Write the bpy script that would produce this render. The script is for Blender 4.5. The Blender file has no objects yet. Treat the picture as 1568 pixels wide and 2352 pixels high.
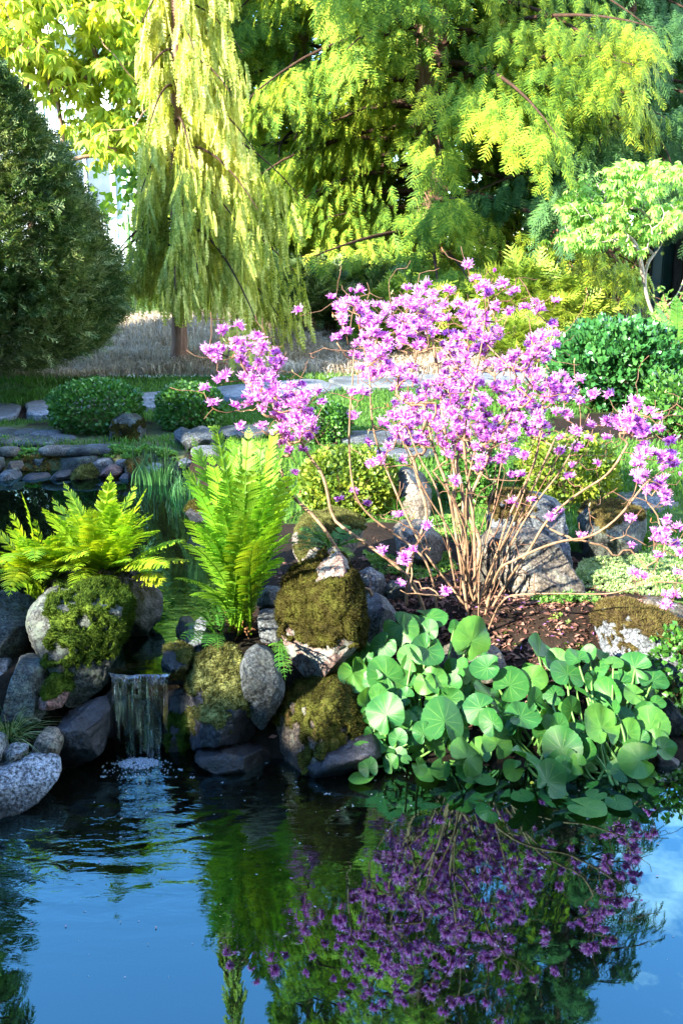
import bpy, bmesh, math, random
import numpy as np
from mathutils import Vector, Matrix, Euler

rnd = random.Random(7)
rng = np.random.default_rng(7)
D = bpy.data
SC = bpy.context.scene
COL = SC.collection

# ---------------------------------------------------------------- camera
F_PX = 2287.0                      # focal length in the units of a 1568 x 2352 frame
PITCH = math.radians(15.08)
CAM_H = 1.5
cam_d = D.cameras.new('camera'); cam = D.objects.new('camera', cam_d); COL.objects.link(cam)
cam_d.sensor_fit = 'VERTICAL'; cam_d.sensor_height = 36.0
cam_d.lens = F_PX / 2352.0 * 36.0
cam_d.clip_start = 0.05; cam_d.clip_end = 500
cam.location = (0, 0, CAM_H); cam.rotation_euler = (math.pi/2 - PITCH, 0, 0)
SC.camera = cam

# ---------------------------------------------------------------- light
SUN_EL = math.radians(25.0); SUN_A = math.radians(40.0)      # comes from the left, a little behind the camera
SUN_DIR = Vector((-math.cos(SUN_A)*math.cos(SUN_EL), -math.sin(SUN_A)*math.cos(SUN_EL), math.sin(SUN_EL)))
sl = D.lights.new('sun', 'SUN'); sl.energy = 5.0; sl.angle = math.radians(0.6); sl.color = (1.0, 0.90, 0.74)
so = D.objects.new('sun', sl); COL.objects.link(so); so.location = SUN_DIR*30
so.rotation_euler = (-SUN_DIR).to_track_quat('-Z', 'Y').to_euler()
W = D.worlds.new('World'); SC.world = W; W.use_nodes = True
nt = W.node_tree; bg = nt.nodes['Background']
sky = nt.nodes.new('ShaderNodeTexSky'); sky.sky_type = 'NISHITA'; sky.sun_disc = False
sky.sun_elevation = SUN_EL; sky.sun_rotation = math.atan2(SUN_DIR.x, SUN_DIR.y)
sky.altitude = 50; sky.air_density = 1.0; sky.dust_density = 0.0; sky.ozone_density = 6.0
tc = nt.nodes.new('ShaderNodeTexCoord'); mp = nt.nodes.new('ShaderNodeMapping'); mp.inputs['Scale'].default_value = (1.6, 1.6, 4.0)
mp.inputs['Location'].default_value = (2.3, 0.4, 1.1)
ns = nt.nodes.new('ShaderNodeTexNoise'); ns.inputs['Scale'].default_value = 1.6; ns.inputs['Detail'].default_value = 7; ns.inputs['Roughness'].default_value = 0.62
cr = nt.nodes.new('ShaderNodeValToRGB'); cr.color_ramp.elements[0].position = 0.58; cr.color_ramp.elements[1].position = 0.76
# clouds gather towards the right hand side of the sky
sp = nt.nodes.new('ShaderNodeSeparateXYZ'); rx = nt.nodes.new('ShaderNodeMapRange')
rx.inputs['From Min'].default_value = 0.05; rx.inputs['From Max'].default_value = 0.40; rx.inputs['To Min'].default_value = -0.12; rx.inputs['To Max'].default_value = 0.14
ad = nt.nodes.new('ShaderNodeMath'); ad.operation = 'ADD'
mx = nt.nodes.new('ShaderNodeMixRGB'); mx.inputs['Color2'].default_value = (9.0, 9.6, 10.5, 1)
L = nt.links.new
L(tc.outputs['Generated'], mp.inputs['Vector']); L(mp.outputs[0], ns.inputs['Vector'])
L(tc.outputs['Generated'], sp.inputs[0]); L(sp.outputs['X'], rx.inputs['Value'])
L(ns.outputs['Fac'], ad.inputs[0]); L(rx.outputs[0], ad.inputs[1]); L(ad.outputs[0], cr.inputs['Fac'])
hs = nt.nodes.new('ShaderNodeHueSaturation'); hs.inputs['Saturation'].default_value = 1.0; hs.inputs['Value'].default_value = 1.6; L(sky.outputs['Color'], hs.inputs['Color'])
L(cr.outputs['Color'], mx.inputs['Fac']); L(hs.outputs['Color'], mx.inputs['Color1']); L(mx.outputs[0], bg.inputs['Color'])
bg.inputs['Strength'].default_value = 0.15
vs = SC.view_settings; vs.view_transform = 'Standard'; vs.look = 'None'; vs.gamma = 1; vs.use_curve_mapping = False
vs.exposure = 3.0
cy = SC.cycles
cy.max_bounces = 7; cy.diffuse_bounces = 3; cy.glossy_bounces = 3; cy.transmission_bounces = 4; cy.transparent_max_bounces = 10
cy.caustics_reflective = False; cy.caustics_refractive = False; cy.sample_clamp_indirect = 6

# ---------------------------------------------------------------- maths helpers
cP, sP = math.cos(PITCH), math.sin(PITCH)
def P(px, py, Y):
    "world point seen at frame position (px, py) of a 1568 x 2352 frame, at distance y = Y"
    u = (px-784)/F_PX; v = (1176-py)/F_PX
    t = Y/(cP+v*sP)
    return np.array([u*t, Y, CAM_H+(-sP+v*cP)*t])
def PZ(px, py, z):
    u = (px-784)/F_PX; v = (1176-py)/F_PX
    t = (z-CAM_H)/(-sP+v*cP)
    return np.array([u*t, (cP+v*sP)*t, z])
def nrm(a):
    a = np.asarray(a, float); n = np.linalg.norm(a, axis=-1, keepdims=True); return a/np.maximum(n, 1e-9)
def sstep(a, b, x):
    t = np.clip((x-a)/(b-a), 0, 1); return t*t*(3-2*t)
def _h(i, j, k, s):
    n = (i*374761393 + j*668265263 + k*2147483647*3 + s*974634777) & 0xffffffff
    n = ((n ^ (n >> 13))*1274126177) & 0xffffffff
    n = (n ^ (n >> 16))
    n = (n*2246822519) & 0xffffffff
    return ((n ^ (n >> 15)) & 0xffff)/65535.0*2-1
def vn(p, s=0):
    p = np.asarray(p, float); i = np.floor(p).astype(np.int64); f = p-i; f = f*f*(3-2*f)
    r = 0
    for a in (0, 1):
        for b in (0, 1):
            for c in (0, 1):
                w = (f[..., 0] if a else 1-f[..., 0])*(f[..., 1] if b else 1-f[..., 1])*(f[..., 2] if c else 1-f[..., 2])
                r = r + w*_h(i[..., 0]+a, i[..., 1]+b, i[..., 2]+c, s)
    return r
def fbm(p, o=4, s=0, g=0.5):
    p = np.asarray(p, float); r = 0; a = 1; t = 0
    for k in range(o):
        r = r+a*vn(p*(2.03**k)+k*17.3, s+k); t += a; a *= g
    return r/t
def p3(x, y, z=0.0):
    return np.stack([np.asarray(x, float), np.asarray(y, float), np.broadcast_to(z, np.shape(x)).astype(float)], -1)
def inpoly(x, y, poly):
    r = np.zeros(np.shape(x), bool); n = len(poly)
    for i in range(n):
        x1, y1 = poly[i]; x2, y2 = poly[(i+1) % n]
        c = ((y1 > y) != (y2 > y)) & (x < (x2-x1)*(y-y1)/((y2-y1) if y2 != y1 else 1e-9)+x1)
        r ^= c
    return r
def polydist(x, y, poly, closed=True):
    d = np.full(np.shape(x), 1e9); n = len(poly)
    for i in range(n if closed else n-1):
        ax, ay = poly[i]; bx, by = poly[(i+1) % n]
        vx, vy = bx-ax, by-ay; t = np.clip(((x-ax)*vx+(y-ay)*vy)/(vx*vx+vy*vy+1e-12), 0, 1)
        d = np.minimum(d, np.hypot(x-ax-t*vx, y-ay-t*vy))
    return d

# ---------------------------------------------------------------- object helpers
def mesh_data(name, V, F, mats=None, smooth=False, col=None, mi=None, uv=None):
    me = D.meshes.new(name)
    Fs = F if isinstance(F, list) else [F]
    Fs = [np.asarray(f, np.int32) for f in Fs if len(f)]
    V = np.asarray(V, np.float32)
    me.vertices.add(len(V)); me.vertices.foreach_set('co', V.ravel())
    loops = np.concatenate([f.ravel() for f in Fs]) if Fs else np.zeros(0, np.int32)
    tot = np.concatenate([np.full(len(f), f.shape[1], np.int32) for f in Fs]) if Fs else np.zeros(0, np.int32)
    st = np.concatenate([[0], np.cumsum(tot)[:-1]]).astype(np.int32) if len(tot) else tot
    me.loops.add(len(loops)); me.loops.foreach_set('vertex_index', loops)
    me.polygons.add(len(tot)); me.polygons.foreach_set('loop_start', st)
    try: me.polygons.foreach_set('loop_total', tot)
    except Exception: pass
    me.polygons.foreach_set('use_smooth', np.full(len(tot), smooth, bool))
    for m in (mats if isinstance(mats, (list, tuple)) else [mats] if mats else []): me.materials.append(m)
    if mi is not None: me.polygons.foreach_set('material_index', np.asarray(mi, np.int32))
    me.update(calc_edges=True)
    if col is not None:
        ca = me.color_attributes.new('Col', 'FLOAT_COLOR', 'POINT')
        c = np.ones((len(V), 4), np.float32); c[:, :np.shape(col)[1]] = col
        ca.data.foreach_set('color', c.ravel())
    if uv is not None:
        ul = me.uv_layers.new(name='UVMap'); ul.data.foreach_set('uv', np.asarray(uv, np.float32)[loops].ravel())
    return me
def root_loc(o):
    v = np.array(o.location, float)
    while o.parent: o = o.parent; v = v+np.array(o.location, float)
    return v
def obj(name, V, F, mats, parent=None, loc=None, **k):
    "one mesh object built from world coordinates"
    base = root_loc(parent) if parent else np.zeros(3)
    L0 = np.asarray(loc if loc is not None else base, float)
    me = mesh_data(name, np.asarray(V, float)-L0, F, mats, **k)
    o = D.objects.new(name, me); COL.objects.link(o)
    o.location = L0-base
    if parent: o.parent = parent
    return o
def tag(o, label=None, cat=None, group=None, kind=None):
    if label: o['label'] = label
    if cat: o['category'] = cat
    if group: o['group'] = group
    if kind: o['kind'] = kind
    return o
def thing(name, label, cat, loc, group=None, rz=0):
    o = D.objects.new(name, None); o.empty_display_size = 0.05; COL.objects.link(o)
    o.location = loc; o.rotation_euler = (0, 0, rz); return tag(o, label, cat, group)
class MB:
    "collects pieces of geometry that end up in ONE mesh"
    def __init__(s): s.V = []; s.F3 = []; s.F4 = []; s.C = []; s.n = 0
    def add(s, V, F, c=None):
        V = np.asarray(V, float); F = np.asarray(F, int)
        if len(F):
            (s.F3 if F.shape[1] == 3 else s.F4).append(F+s.n)
        s.V.append(V); s.n += len(V)
        s.C.append(np.broadcast_to(np.asarray(c if c is not None else (1, 1, 1), float), (len(V), 3)))
    def out(s):
        F = []
        if s.F3: F.append(np.concatenate(s.F3))
        if s.F4: F.append(np.concatenate(s.F4))
        return np.concatenate(s.V), F, np.concatenate(s.C)
    def obj(s, name, mats, parent=None, loc=None, **k):
        V, F, C = s.out(); return obj(name, V, F, mats, parent, loc, col=C, **k)
def tube(mb, pts, rad, sides=6, c=None, bump=0.0):
    pts = np.asarray(pts, float); n = len(pts); rad = np.broadcast_to(np.asarray(rad, float), (n,))
    T = nrm(np.gradient(pts, axis=0)); ref = np.array([0.31, 0.17, 0.94])
    if abs(T[0] @ ref) > .9: ref = np.array([1., 0, 0])
    U = np.zeros_like(T); u = nrm(np.cross(T[0], ref))
    for i in range(n):
        u = nrm(u-T[i]*(u @ T[i])); U[i] = u
    B = np.cross(T, U)
    a = np.arange(sides)/sides*2*np.pi
    R = rad[:, None]*np.ones(sides)
    if bump: R = R*(1+bump*rng.uniform(-1, 1, (n, sides)))
    V = pts[:, None]+R[..., None]*(np.cos(a)[None, :, None]*U[:, None]+np.sin(a)[None, :, None]*B[:, None])
    i = np.arange(n-1)[:, None]*sides; j = np.arange(sides)[None]; k = (j+1) % sides
    Fq = np.stack([i+j, i+k, i+sides+k, i+sides+j], -1).reshape(-1, 4)
    V = V.reshape(-1, 3); m = len(V)
    V = np.concatenate([V, [pts[-1]+T[-1]*rad[-1]*.6]]);
    mb.add(V, Fq, c)
    b = m-sides; F3 = np.array([[b+x, b+(x+1) % sides, m] for x in range(sides)])+mb.n-len(V)
    mb.F3.append(F3)
def box(mb, lo, hi, c=None):
    x0, y0, z0 = lo; x1, y1, z1 = hi
    V = [(x0,y0,z0),(x1,y0,z0),(x1,y1,z0),(x0,y1,z0),(x0,y0,z1),(x1,y0,z1),(x1,y1,z1),(x0,y1,z1)]
    mb.add(V, [(0,3,2,1),(4,5,6,7),(0,1,5,4),(1,2,6,5),(2,3,7,6),(3,0,4,7)], c)
def rots(ax, nm):
    "frames whose y axis is ax and whose z axis is near nm; (N,3,3) matrices with columns x,y,z"
    ax = nrm(ax); z = nrm(nm-ax*np.sum(nm*ax, -1, keepdims=True)); x = np.cross(ax, z)
    return np.stack([x, ax, z], -1)
def scatter(bV, bF, R, loc, scale):
    "copies of a small base mesh, merged: bV (v,3), bF (f,3); R (N,3,3); loc (N,3); scale (N,) or (N,3)"
    N = len(loc); s = np.asarray(scale, float); s = s[:, None] if s.ndim == 1 else s
    V = np.einsum('nij,nvj->nvi', R, bV[None]*s[:, None, :])+loc[:, None]
    F = bF[None]+(np.arange(N)*len(bV))[:, None, None]
    return V.reshape(-1, 3), F.reshape(-1, bF.shape[1])
def bez(a, b, c, n=12):
    t = np.linspace(0, 1, n)[:, None]; a, b, c = map(np.asarray, (a, b, c))
    return a*(1-t)**2+2*b*t*(1-t)+c*t*t
def resample(pts, step):
    pts = np.asarray(pts, float); d = np.concatenate([[0], np.cumsum(np.linalg.norm(np.diff(pts, axis=0), axis=1))])
    n = max(2, int(d[-1]/step)+1); q = np.linspace(0, d[-1], n)
    return np.stack([np.interp(q, d, pts[:, k]) for k in range(3)], -1)
def smooth_path(pts, step):
    pts = np.asarray(pts, float)
    for _ in range(2):
        a = pts[:-1]*.75+pts[1:]*.25; b = pts[:-1]*.25+pts[1:]*.75
        pts = np.concatenate([pts[:1], np.stack([a, b], 1).reshape(-1, 3), pts[-1:]])
    return resample(pts, step)

# ---------------------------------------------------------------- materials
def new_mat(name):
    m = D.materials.new(name); m.use_nodes = True; nt = m.node_tree; nt.nodes.clear()
    out = nt.nodes.new('ShaderNodeOutputMaterial'); return m, nt, out
def N(nt, t, **k):
    n = nt.nodes.new(t)
    for a, b in k.items():
        if a in n.inputs: n.inputs[a].default_value = b
        elif hasattr(n, a): setattr(n, a, b)
        else: n.inputs[a.replace('_', ' ')].default_value = b
    return n
def c4(c): return (*c, 1)
def ramp(nt, stops):
    r = nt.nodes.new('ShaderNodeValToRGB'); e = r.color_ramp.elements
    while len(e) < len(stops): e.new(0.5)
    for k, (p, c) in enumerate(stops): e[k].position = p; e[k].color = c4(c) if len(c) == 3 else c
    return r
def foliage(name, stops, trans=0.4, rough=0.5, spec=0.3, nscale=1.5, tint=(1.25, 1.2, 0.55), usecol=False, nmix=0.5):
    "leaf surface: colour varies leaf by leaf and clump by clump; some light passes through"
    m, nt, out = new_mat(name); L = nt.links.new
    g = N(nt, 'ShaderNodeNewGeometry'); t = N(nt, 'ShaderNodeTexCoord')
    n = N(nt, 'ShaderNodeTexNoise', Scale=nscale, Detail=2.0); L(t.outputs['Object'], n.inputs['Vector'])
    a = N(nt, 'ShaderNodeMath', operation='MULTIPLY'); a.inputs[1].default_value = 1-nmix; L(g.outputs['Random Per Island'], a.inputs[0])
    b = N(nt, 'ShaderNodeMath', operation='MULTIPLY_ADD'); b.inputs[1].default_value = nmix*2.0; L(n.outputs['Fac'], b.inputs[0]); 
    b2 = N(nt, 'ShaderNodeMath', operation='SUBTRACT'); b2.inputs[1].default_value = nmix*0.5; L(b.outputs[0], b2.inputs[0]); L(a.outputs[0], b.inputs[2])
    r = ramp(nt, stops); L(b2.outputs[0], r.inputs['Fac']); base = r.outputs['Color']
    if usecol:
        at = N(nt, 'ShaderNodeAttribute', attribute_name='Col'); mm = N(nt, 'ShaderNodeMixRGB', blend_type='MULTIPLY'); mm.inputs['Fac'].default_value = 1
        L(base, mm.inputs['Color1']); L(at.outputs['Color'], mm.inputs['Color2']); base = mm.outputs[0]
    p = N(nt, 'ShaderNodeBsdfPrincipled'); p.inputs['Roughness'].default_value = rough; p.inputs['Specular IOR Level'].default_value = spec
    L(base, p.inputs['Base Color'])
    tr = N(nt, 'ShaderNodeBsdfTranslucent'); tm = N(nt, 'ShaderNodeMixRGB', blend_type='MULTIPLY'); tm.inputs['Fac'].default_value = 1
    tm.inputs['Color2'].default_value = c4(tint); L(base, tm.inputs['Color1']); L(tm.outputs[0], tr.inputs['Color'])
    mi = N(nt, 'ShaderNodeMixShader'); mi.inputs[0].default_value = trans
    L(p.outputs[0], mi.inputs[1]); L(tr.outputs[0], mi.inputs[2]); L(mi.outputs[0], out.inputs['Surface'])
    return m
def rock_mat(name, dark, mid, light, scale=9, speck=0.4, lichen=0.3, licol=(0.42, 0.46, 0.40), rough=0.8, bump=0.5, spec=0.35):
    m, nt, out = new_mat(name); L = nt.links.new
    t = N(nt, 'ShaderNodeTexCoord'); oi = N(nt, 'ShaderNodeObjectInfo')
    off = N(nt, 'ShaderNodeVectorMath', operation='SCALE'); off.inputs['Scale'].default_value = 40
    cmb = N(nt, 'ShaderNodeCombineXYZ'); [L(oi.outputs['Random'], cmb.inputs[k]) for k in range(3)]
    L(cmb.outputs[0], off.inputs[0]); v = N(nt, 'ShaderNodeVectorMath', operation='ADD'); L(t.outputs['Object'], v.inputs[0]); L(off.outputs[0], v.inputs[1])
    n1 = N(nt, 'ShaderNodeTexNoise', Scale=scale, Detail=9.0, Roughness=0.68); L(v.outputs[0], n1.inputs['Vector'])
    r1 = ramp(nt, [(0.32, dark), (0.5, mid), (0.68, light)]); L(n1.outputs['Fac'], r1.inputs['Fac'])
    n2 = N(nt, 'ShaderNodeTexNoise', Scale=scale*14, Detail=3.0, Roughness=0.7); L(v.outputs[0], n2.inputs['Vector'])
    r2 = ramp(nt, [(0.38, (0.12, 0.12, 0.14)), (0.5, (1, 1, 1)), (0.62, (2.3, 2.3, 2.3))]); L(n2.outputs['Fac'], r2.inputs['Fac'])
    m1 = N(nt, 'ShaderNodeMixRGB', blend_type='MULTIPLY'); m1.inputs['Fac'].default_value = speck; L(r1.outputs[0], m1.inputs['Color1']); L(r2.outputs[0], m1.inputs['Color2'])
    n3 = N(nt, 'ShaderNodeTexNoise', Scale=scale*2.2, Detail=6.0, Roughness=0.75); L(v.outputs[0], n3.inputs['Vector'])
    r3 = ramp(nt, [(0.60-0.16*lichen, (0, 0, 0)), (0.66-0.16*lichen, (1, 1, 1))]); L(n3.outputs['Fac'], r3.inputs['Fac'])
    lf = N(nt, 'ShaderNodeMath', operation='MULTIPLY'); lf.inputs[1].default_value = min(.8, lichen*1.2); L(r3.outputs[0], lf.inputs[0])
    m2 = N(nt, 'ShaderNodeMixRGB'); m2.inputs['Color2'].default_value = c4(licol); L(lf.outputs[0], m2.inputs['Fac']); L(m1.outputs[0], m2.inputs['Color1'])
    # cracks and a dark band just above the waterline
    vo = N(nt, 'ShaderNodeTexVoronoi', feature='DISTANCE_TO_EDGE', Scale=scale*.75); vd = N(nt, 'ShaderNodeVectorMath', operation='ADD'); vs2 = N(nt, 'ShaderNodeVectorMath', operation='SCALE'); vs2.inputs['Scale'].default_value = .12
    L(n3.outputs['Color'], vs2.inputs[0]); L(v.outputs[0], vd.inputs[0]); L(vs2.outputs[0], vd.inputs[1]); L(vd.outputs[0], vo.inputs['Vector'])
    rc = ramp(nt, [(0.0, (.25, .25, .25)), (0.035, (1, 1, 1))]); L(vo.outputs['Distance'], rc.inputs['Fac'])
    gm = N(nt, 'ShaderNodeMath', operation='GREATER_THAN'); gm.inputs[1].default_value = .52; L(n1.outputs['Fac'], gm.inputs[0])
    rm = N(nt, 'ShaderNodeMixRGB'); rm.inputs['Color1'].default_value = (1, 1, 1, 1); L(gm.outputs[0], rm.inputs['Fac']); L(rc.outputs[0], rm.inputs['Color2'])
    m3 = N(nt, 'ShaderNodeMixRGB', blend_type='MULTIPLY'); m3.inputs['Fac'].default_value = .9; L(m2.outputs[0], m3.inputs['Color1']); L(rm.outputs[0], m3.inputs['Color2'])
    n5 = N(nt, 'ShaderNodeTexNoise', Scale=scale*.35, Detail=4.0, Roughness=.6); L(v.outputs[0], n5.inputs['Vector']); r5 = ramp(nt, [(.35, (.34, .36, .30)), (.62, (1.15, 1.12, 1.08))]); L(n5.outputs['Fac'], r5.inputs['Fac'])
    m4 = N(nt, 'ShaderNodeMixRGB', blend_type='MULTIPLY'); m4.inputs['Fac'].default_value = .85; L(m3.outputs[0], m4.inputs['Color1']); L(r5.outputs[0], m4.inputs['Color2'])
    gp_ = N(nt, 'ShaderNodeNewGeometry'); sz = N(nt, 'ShaderNodeSeparateXYZ'); L(gp_.outputs['Position'], sz.inputs[0]); wz = N(nt, 'ShaderNodeMath', operation='MULTIPLY_ADD'); wz.inputs[1].default_value = -.06; L(n3.outputs['Fac'], wz.inputs[0]); L(sz.outputs['Z'], wz.inputs[2])
    wr = N(nt, 'ShaderNodeMapRange'); wr.inputs['From Min'].default_value = -.01; wr.inputs['From Max'].default_value = .03; wr.inputs['To Min'].default_value = .25; wr.inputs['To Max'].default_value = 1; L(wz.outputs[0], wr.inputs['Value'])
    m6 = N(nt, 'ShaderNodeMixRGB', blend_type='MULTIPLY'); m6.inputs['Fac'].default_value = 1; L(m4.outputs[0], m6.inputs['Color1']); L(wr.outputs[0], m6.inputs['Color2']); m2 = m6
    p = N(nt, 'ShaderNodeBsdfPrincipled'); p.inputs['Roughness'].default_value = rough; p.inputs['Specular IOR Level'].default_value = spec
    L(m2.outputs[0], p.inputs['Base Color'])
    bm = N(nt, 'ShaderNodeBump', Strength=bump, Distance=0.012); ba = N(nt, 'ShaderNodeMath', operation='MULTIPLY_ADD'); ba.inputs[1].default_value = 0.25
    L(n2.outputs['Fac'], ba.inputs[0]); L(n1.outputs['Fac'], ba.inputs[2]); L(ba.outputs[0], bm.inputs['Height']); L(bm.outputs[0], p.inputs['Normal'])
    L(p.outputs[0], out.inputs['Surface']); return m
def simple(name, stops, scale=8, rough=0.7, spec=0.3, bump=0.3, stretch=(1, 1, 1), detail=6.0, usecol=False, dist=0.01):
    m, nt, out = new_mat(name); L = nt.links.new
    t = N(nt, 'ShaderNodeTexCoord'); mp = N(nt, 'ShaderNodeMapping'); mp.inputs['Scale'].default_value = stretch; L(t.outputs['Object'], mp.inputs['Vector'])
    n1 = N(nt, 'ShaderNodeTexNoise', Scale=scale, Detail=detail, Roughness=0.65); L(mp.outputs[0], n1.inputs['Vector'])
    r1 = ramp(nt, stops); L(n1.outputs['Fac'], r1.inputs['Fac']); base = r1.outputs[0]
    if usecol:
        at = N(nt, 'ShaderNodeAttribute', attribute_name='Col'); mm = N(nt, 'ShaderNodeMixRGB', blend_type='MULTIPLY'); mm.inputs['Fac'].default_value = 1
        L(base, mm.inputs['Color1']); L(at.outputs['Color'], mm.inputs['Color2']); base = mm.outputs[0]
    p = N(nt, 'ShaderNodeBsdfPrincipled'); p.inputs['Roughness'].default_value = rough; p.inputs['Specular IOR Level'].default_value = spec
    L(base, p.inputs['Base Color'])
    if bump:
        bm = N(nt, 'ShaderNodeBump', Strength=bump, Distance=dist); L(n1.outputs['Fac'], bm.inputs['Height']); L(bm.outputs[0], p.inputs['Normal'])
    L(p.outputs[0], out.inputs['Surface']); return m
# ================================================================ ground, ponds, path
def _xy(l, z): return [tuple(PZ(a, b, z)[:2]) for a, b in l]
shore_px = [(-500, 1930), (-200, 1900), (0, 1868), (90, 1820), (150, 1775), (215, 1752), (260, 1722), (385, 1722), (560, 1748), (720, 1765), (870, 1768), (1000, 1770), (1200, 1785), (1400, 1790), (1500, 1775), (1640, 1750), (2000, 1740)]
SH = np.array(_xy(shore_px, 0.0)); SH = np.concatenate([[(-9, SH[0, 1]-.2)], SH, [(9, SH[-1, 1]+.1)]])
POND = [(-9, 3.34), (-1.25, 3.30), (-0.80, 3.28), (-0.66, 3.10), (-0.70, 2.78), (-0.50, 2.78), (-0.46, 3.10), (-0.36, 3.32), (-0.40, 3.9), (-0.52, 4.5), (-0.70, 5.0), (-0.95, 5.42), (-1.5, 5.50), (-2.1, 5.47), (-2.9, 5.50), (-9, 5.3)]
PATH_C = [(-9, 6.2), (-4, 6.45), (-2.3, 6.72), (-1.2, 7.12), (-0.3, 7.62), (0.6, 7.95), (1.6, 8.2), (3.2, 8.35), (9, 8.4)]
def base_h(x, y): return 0.25+0.04*(np.clip(y, 2, 20)-3.5)
def terrain(x, y):
    x = np.asarray(x, float); y = np.asarray(y, float)
    d = y-np.interp(x, SH[:, 0], SH[:, 1])-0.05
    b = base_h(x, y)+0.02*fbm(p3(x*1.7, y*1.7, 3.1), 3)+0.006*vn(p3(x*14, y*14, 1.7))
    # low mound of dry grass behind the weeping tree, gentle rise along the lawn edge
    b = b+0.22*np.exp(-(((x+0.9)/1.3)**2+((y-10.6)/0.8)**2))
    rug = np.interp(x, [-.2, .1], [.05, .02])*fbm(p3(x*6, y*6, 7.7), 4)*np.exp(-(np.clip(d-.25, 0, 9)/.5)**2)
    h = np.where(d < 0, -0.62+0.62*sstep(-0.45, 0.0, d), b*np.clip((d+.02)/np.interp(x, [-.15, .1, 1.5, 1.9], [.36, .66, .66, .5]), 0, 1)**np.interp(x, [-.15, .1, 1.6, 1.9], [.85, 1.9, 1.9, 1.0])+0.01)+rug*sstep(0, .1, d)
    ins = inpoly(x, y, POND); dp = polydist(x, y, POND)
    sd = np.where(ins, -dp, dp)
    fs = .10*sstep(5.0, 5.3, y)
    k = 1-sstep(-0.16+fs, 0.02+fs, sd)
    floor = 0.02+0.0*x
    floor = np.where((y < 3.2) & (np.abs(x+.6) < .3), 0.19, floor)
    return np.where(d > 0.03, h*(1-k)+floor*k, h)
def th(x, y): return float(terrain(np.array([x]), np.array([y]))[0])
def onground(px, py, lift=0.0):
    "where the line of sight through a frame position meets the ground"
    u = (px-784)/F_PX; v = (1176-py)/F_PX
    t = np.linspace(1.5, 40, 4000); x = u*t; y = (cP+v*sP)*t; z = CAM_H+(-sP+v*cP)*t
    k = np.argmax(z <= terrain(x, y)+lift)
    return np.array([x[k], y[k], z[k]])
def path_mask(x, y, w=0.30):
    d = polydist(x, y, PATH_C, closed=False)
    return d < w+0.05*vn(p3(x*3, y*3, 9))
def soil_mask(x, y):
    a = ((x-0.55)/0.75)**2+((y-3.45)/0.62)**2 < 1+0.35*vn(p3(x*5, y*5, 2))          # bed round the flowering shrub
    b = (y < 3.35+0.12*vn(p3(x*4, y*4, 5))) | ((np.abs(x+0.5) < 1.0) & (y < 4.3))
    c = ((x+1.62)/0.62)**2+((y-6.15)/0.33)**2 < 1
    d = ((x-2.2)/0.9)**2+((y-6.3)/0.5)**2 < 1
    return a | b | c | d
def dry_mask(x, y):
    return (y > 8.08+0.12*vn(p3(x*2, y*2, 4))+0.14*x*(x > 0)) & (y < 12.5) & (x < 1.5+.5*vn(p3(x, y, 8)))
def lawn_mask(x, y):
    back = np.interp(x, [-9, -2, 0.5, 1.5, 6], [8.05, 8.05, 8.2, 8.3, 8.9])
    return (y > 3.3) & (y < back) & ~soil_mask(x, y) & ~path_mask(x, y, .28) & ~(inpoly(x, y, POND)) & (polydist(x, y, POND) > 0.22)
def bedstone_mask(x, y): return (x < -0.9) & (y > 5.45) & (y < 6.32)

def axis(a, b, fine0, fine1, f, c):
    l = list(np.arange(fine0, fine1, f)); s = f; p = fine0
    lo = []
    while p > a: s = min(s*1.18, c); p -= s; lo.append(p)
    s = f; p = l[-1]; hi = []
    while p < b: s = min(s*1.18, c); p += s; hi.append(p)
    return np.array(lo[::-1]+l+hi)
gx = axis(-60, 60, -2.2, 2.4, 0.022, 4); gy = axis(-12, 90, 2.2, 5.8, 0.022, 4)
GX, GY = np.meshgrid(gx, gy)
GZ = terrain(GX, GY)
def ground_col(x, y):
    c = np.broadcast_to(np.array([0.015, 0.0105, 0.0075]), x.shape+(3,)).copy()
    nn = fbm(p3(x*6, y*6, 1), 3)
    c = c*(1+0.5*nn[..., None])
    lm = lawn_mask(x, y); c[lm] = np.array([0.040, 0.085, 0.018])
    dm = dry_mask(x, y); c[dm] = np.array([0.36, 0.29, 0.20])
    bm = bedstone_mask(x, y); c[bm] = np.array([0.07, 0.08, 0.035])
    bk = y-np.interp(x, SH[:, 0], SH[:, 1]); wb = (bk < .42) & (bk > -1); c[wb] = c[wb]*.42+np.array([0.001, 0.0016, 0.0006])
    far = (y > 12.5) | (np.abs(x) > 5)
    c[far] = np.array([0.05, 0.09, 0.02])
    rb = (x > 1.9) & (y > 8.9) & (y < 13.5); c[rb] = np.array([0.075, 0.055, 0.060])
    wet = GZ < -0.02
    if c.shape[:2] == GZ.shape: c[wet] = np.array([0.020, 0.016, 0.010])
    return c
GC = ground_col(GX, GY)
ny, nx = GX.shape
idx = np.arange(ny*nx).reshape(ny, nx)
GF = np.stack([idx[:-1, :-1], idx[:-1, 1:], idx[1:, 1:], idx[1:, :-1]], -1).reshape(-1, 4)
M_ground = simple('ground', [(0.25, (0.55, 0.55, 0.55)), (0.75, (1.5, 1.5, 1.5))], scale=35, rough=0.95, spec=0.1, bump=0.8, usecol=True, dist=0.02)
g = obj('ground', np.stack([GX, GY, GZ], -1).reshape(-1, 3), GF, M_ground, smooth=True, col=GC.reshape(-1, 3), loc=(0, 0, 0)); tag(g, kind='structure')

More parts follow.
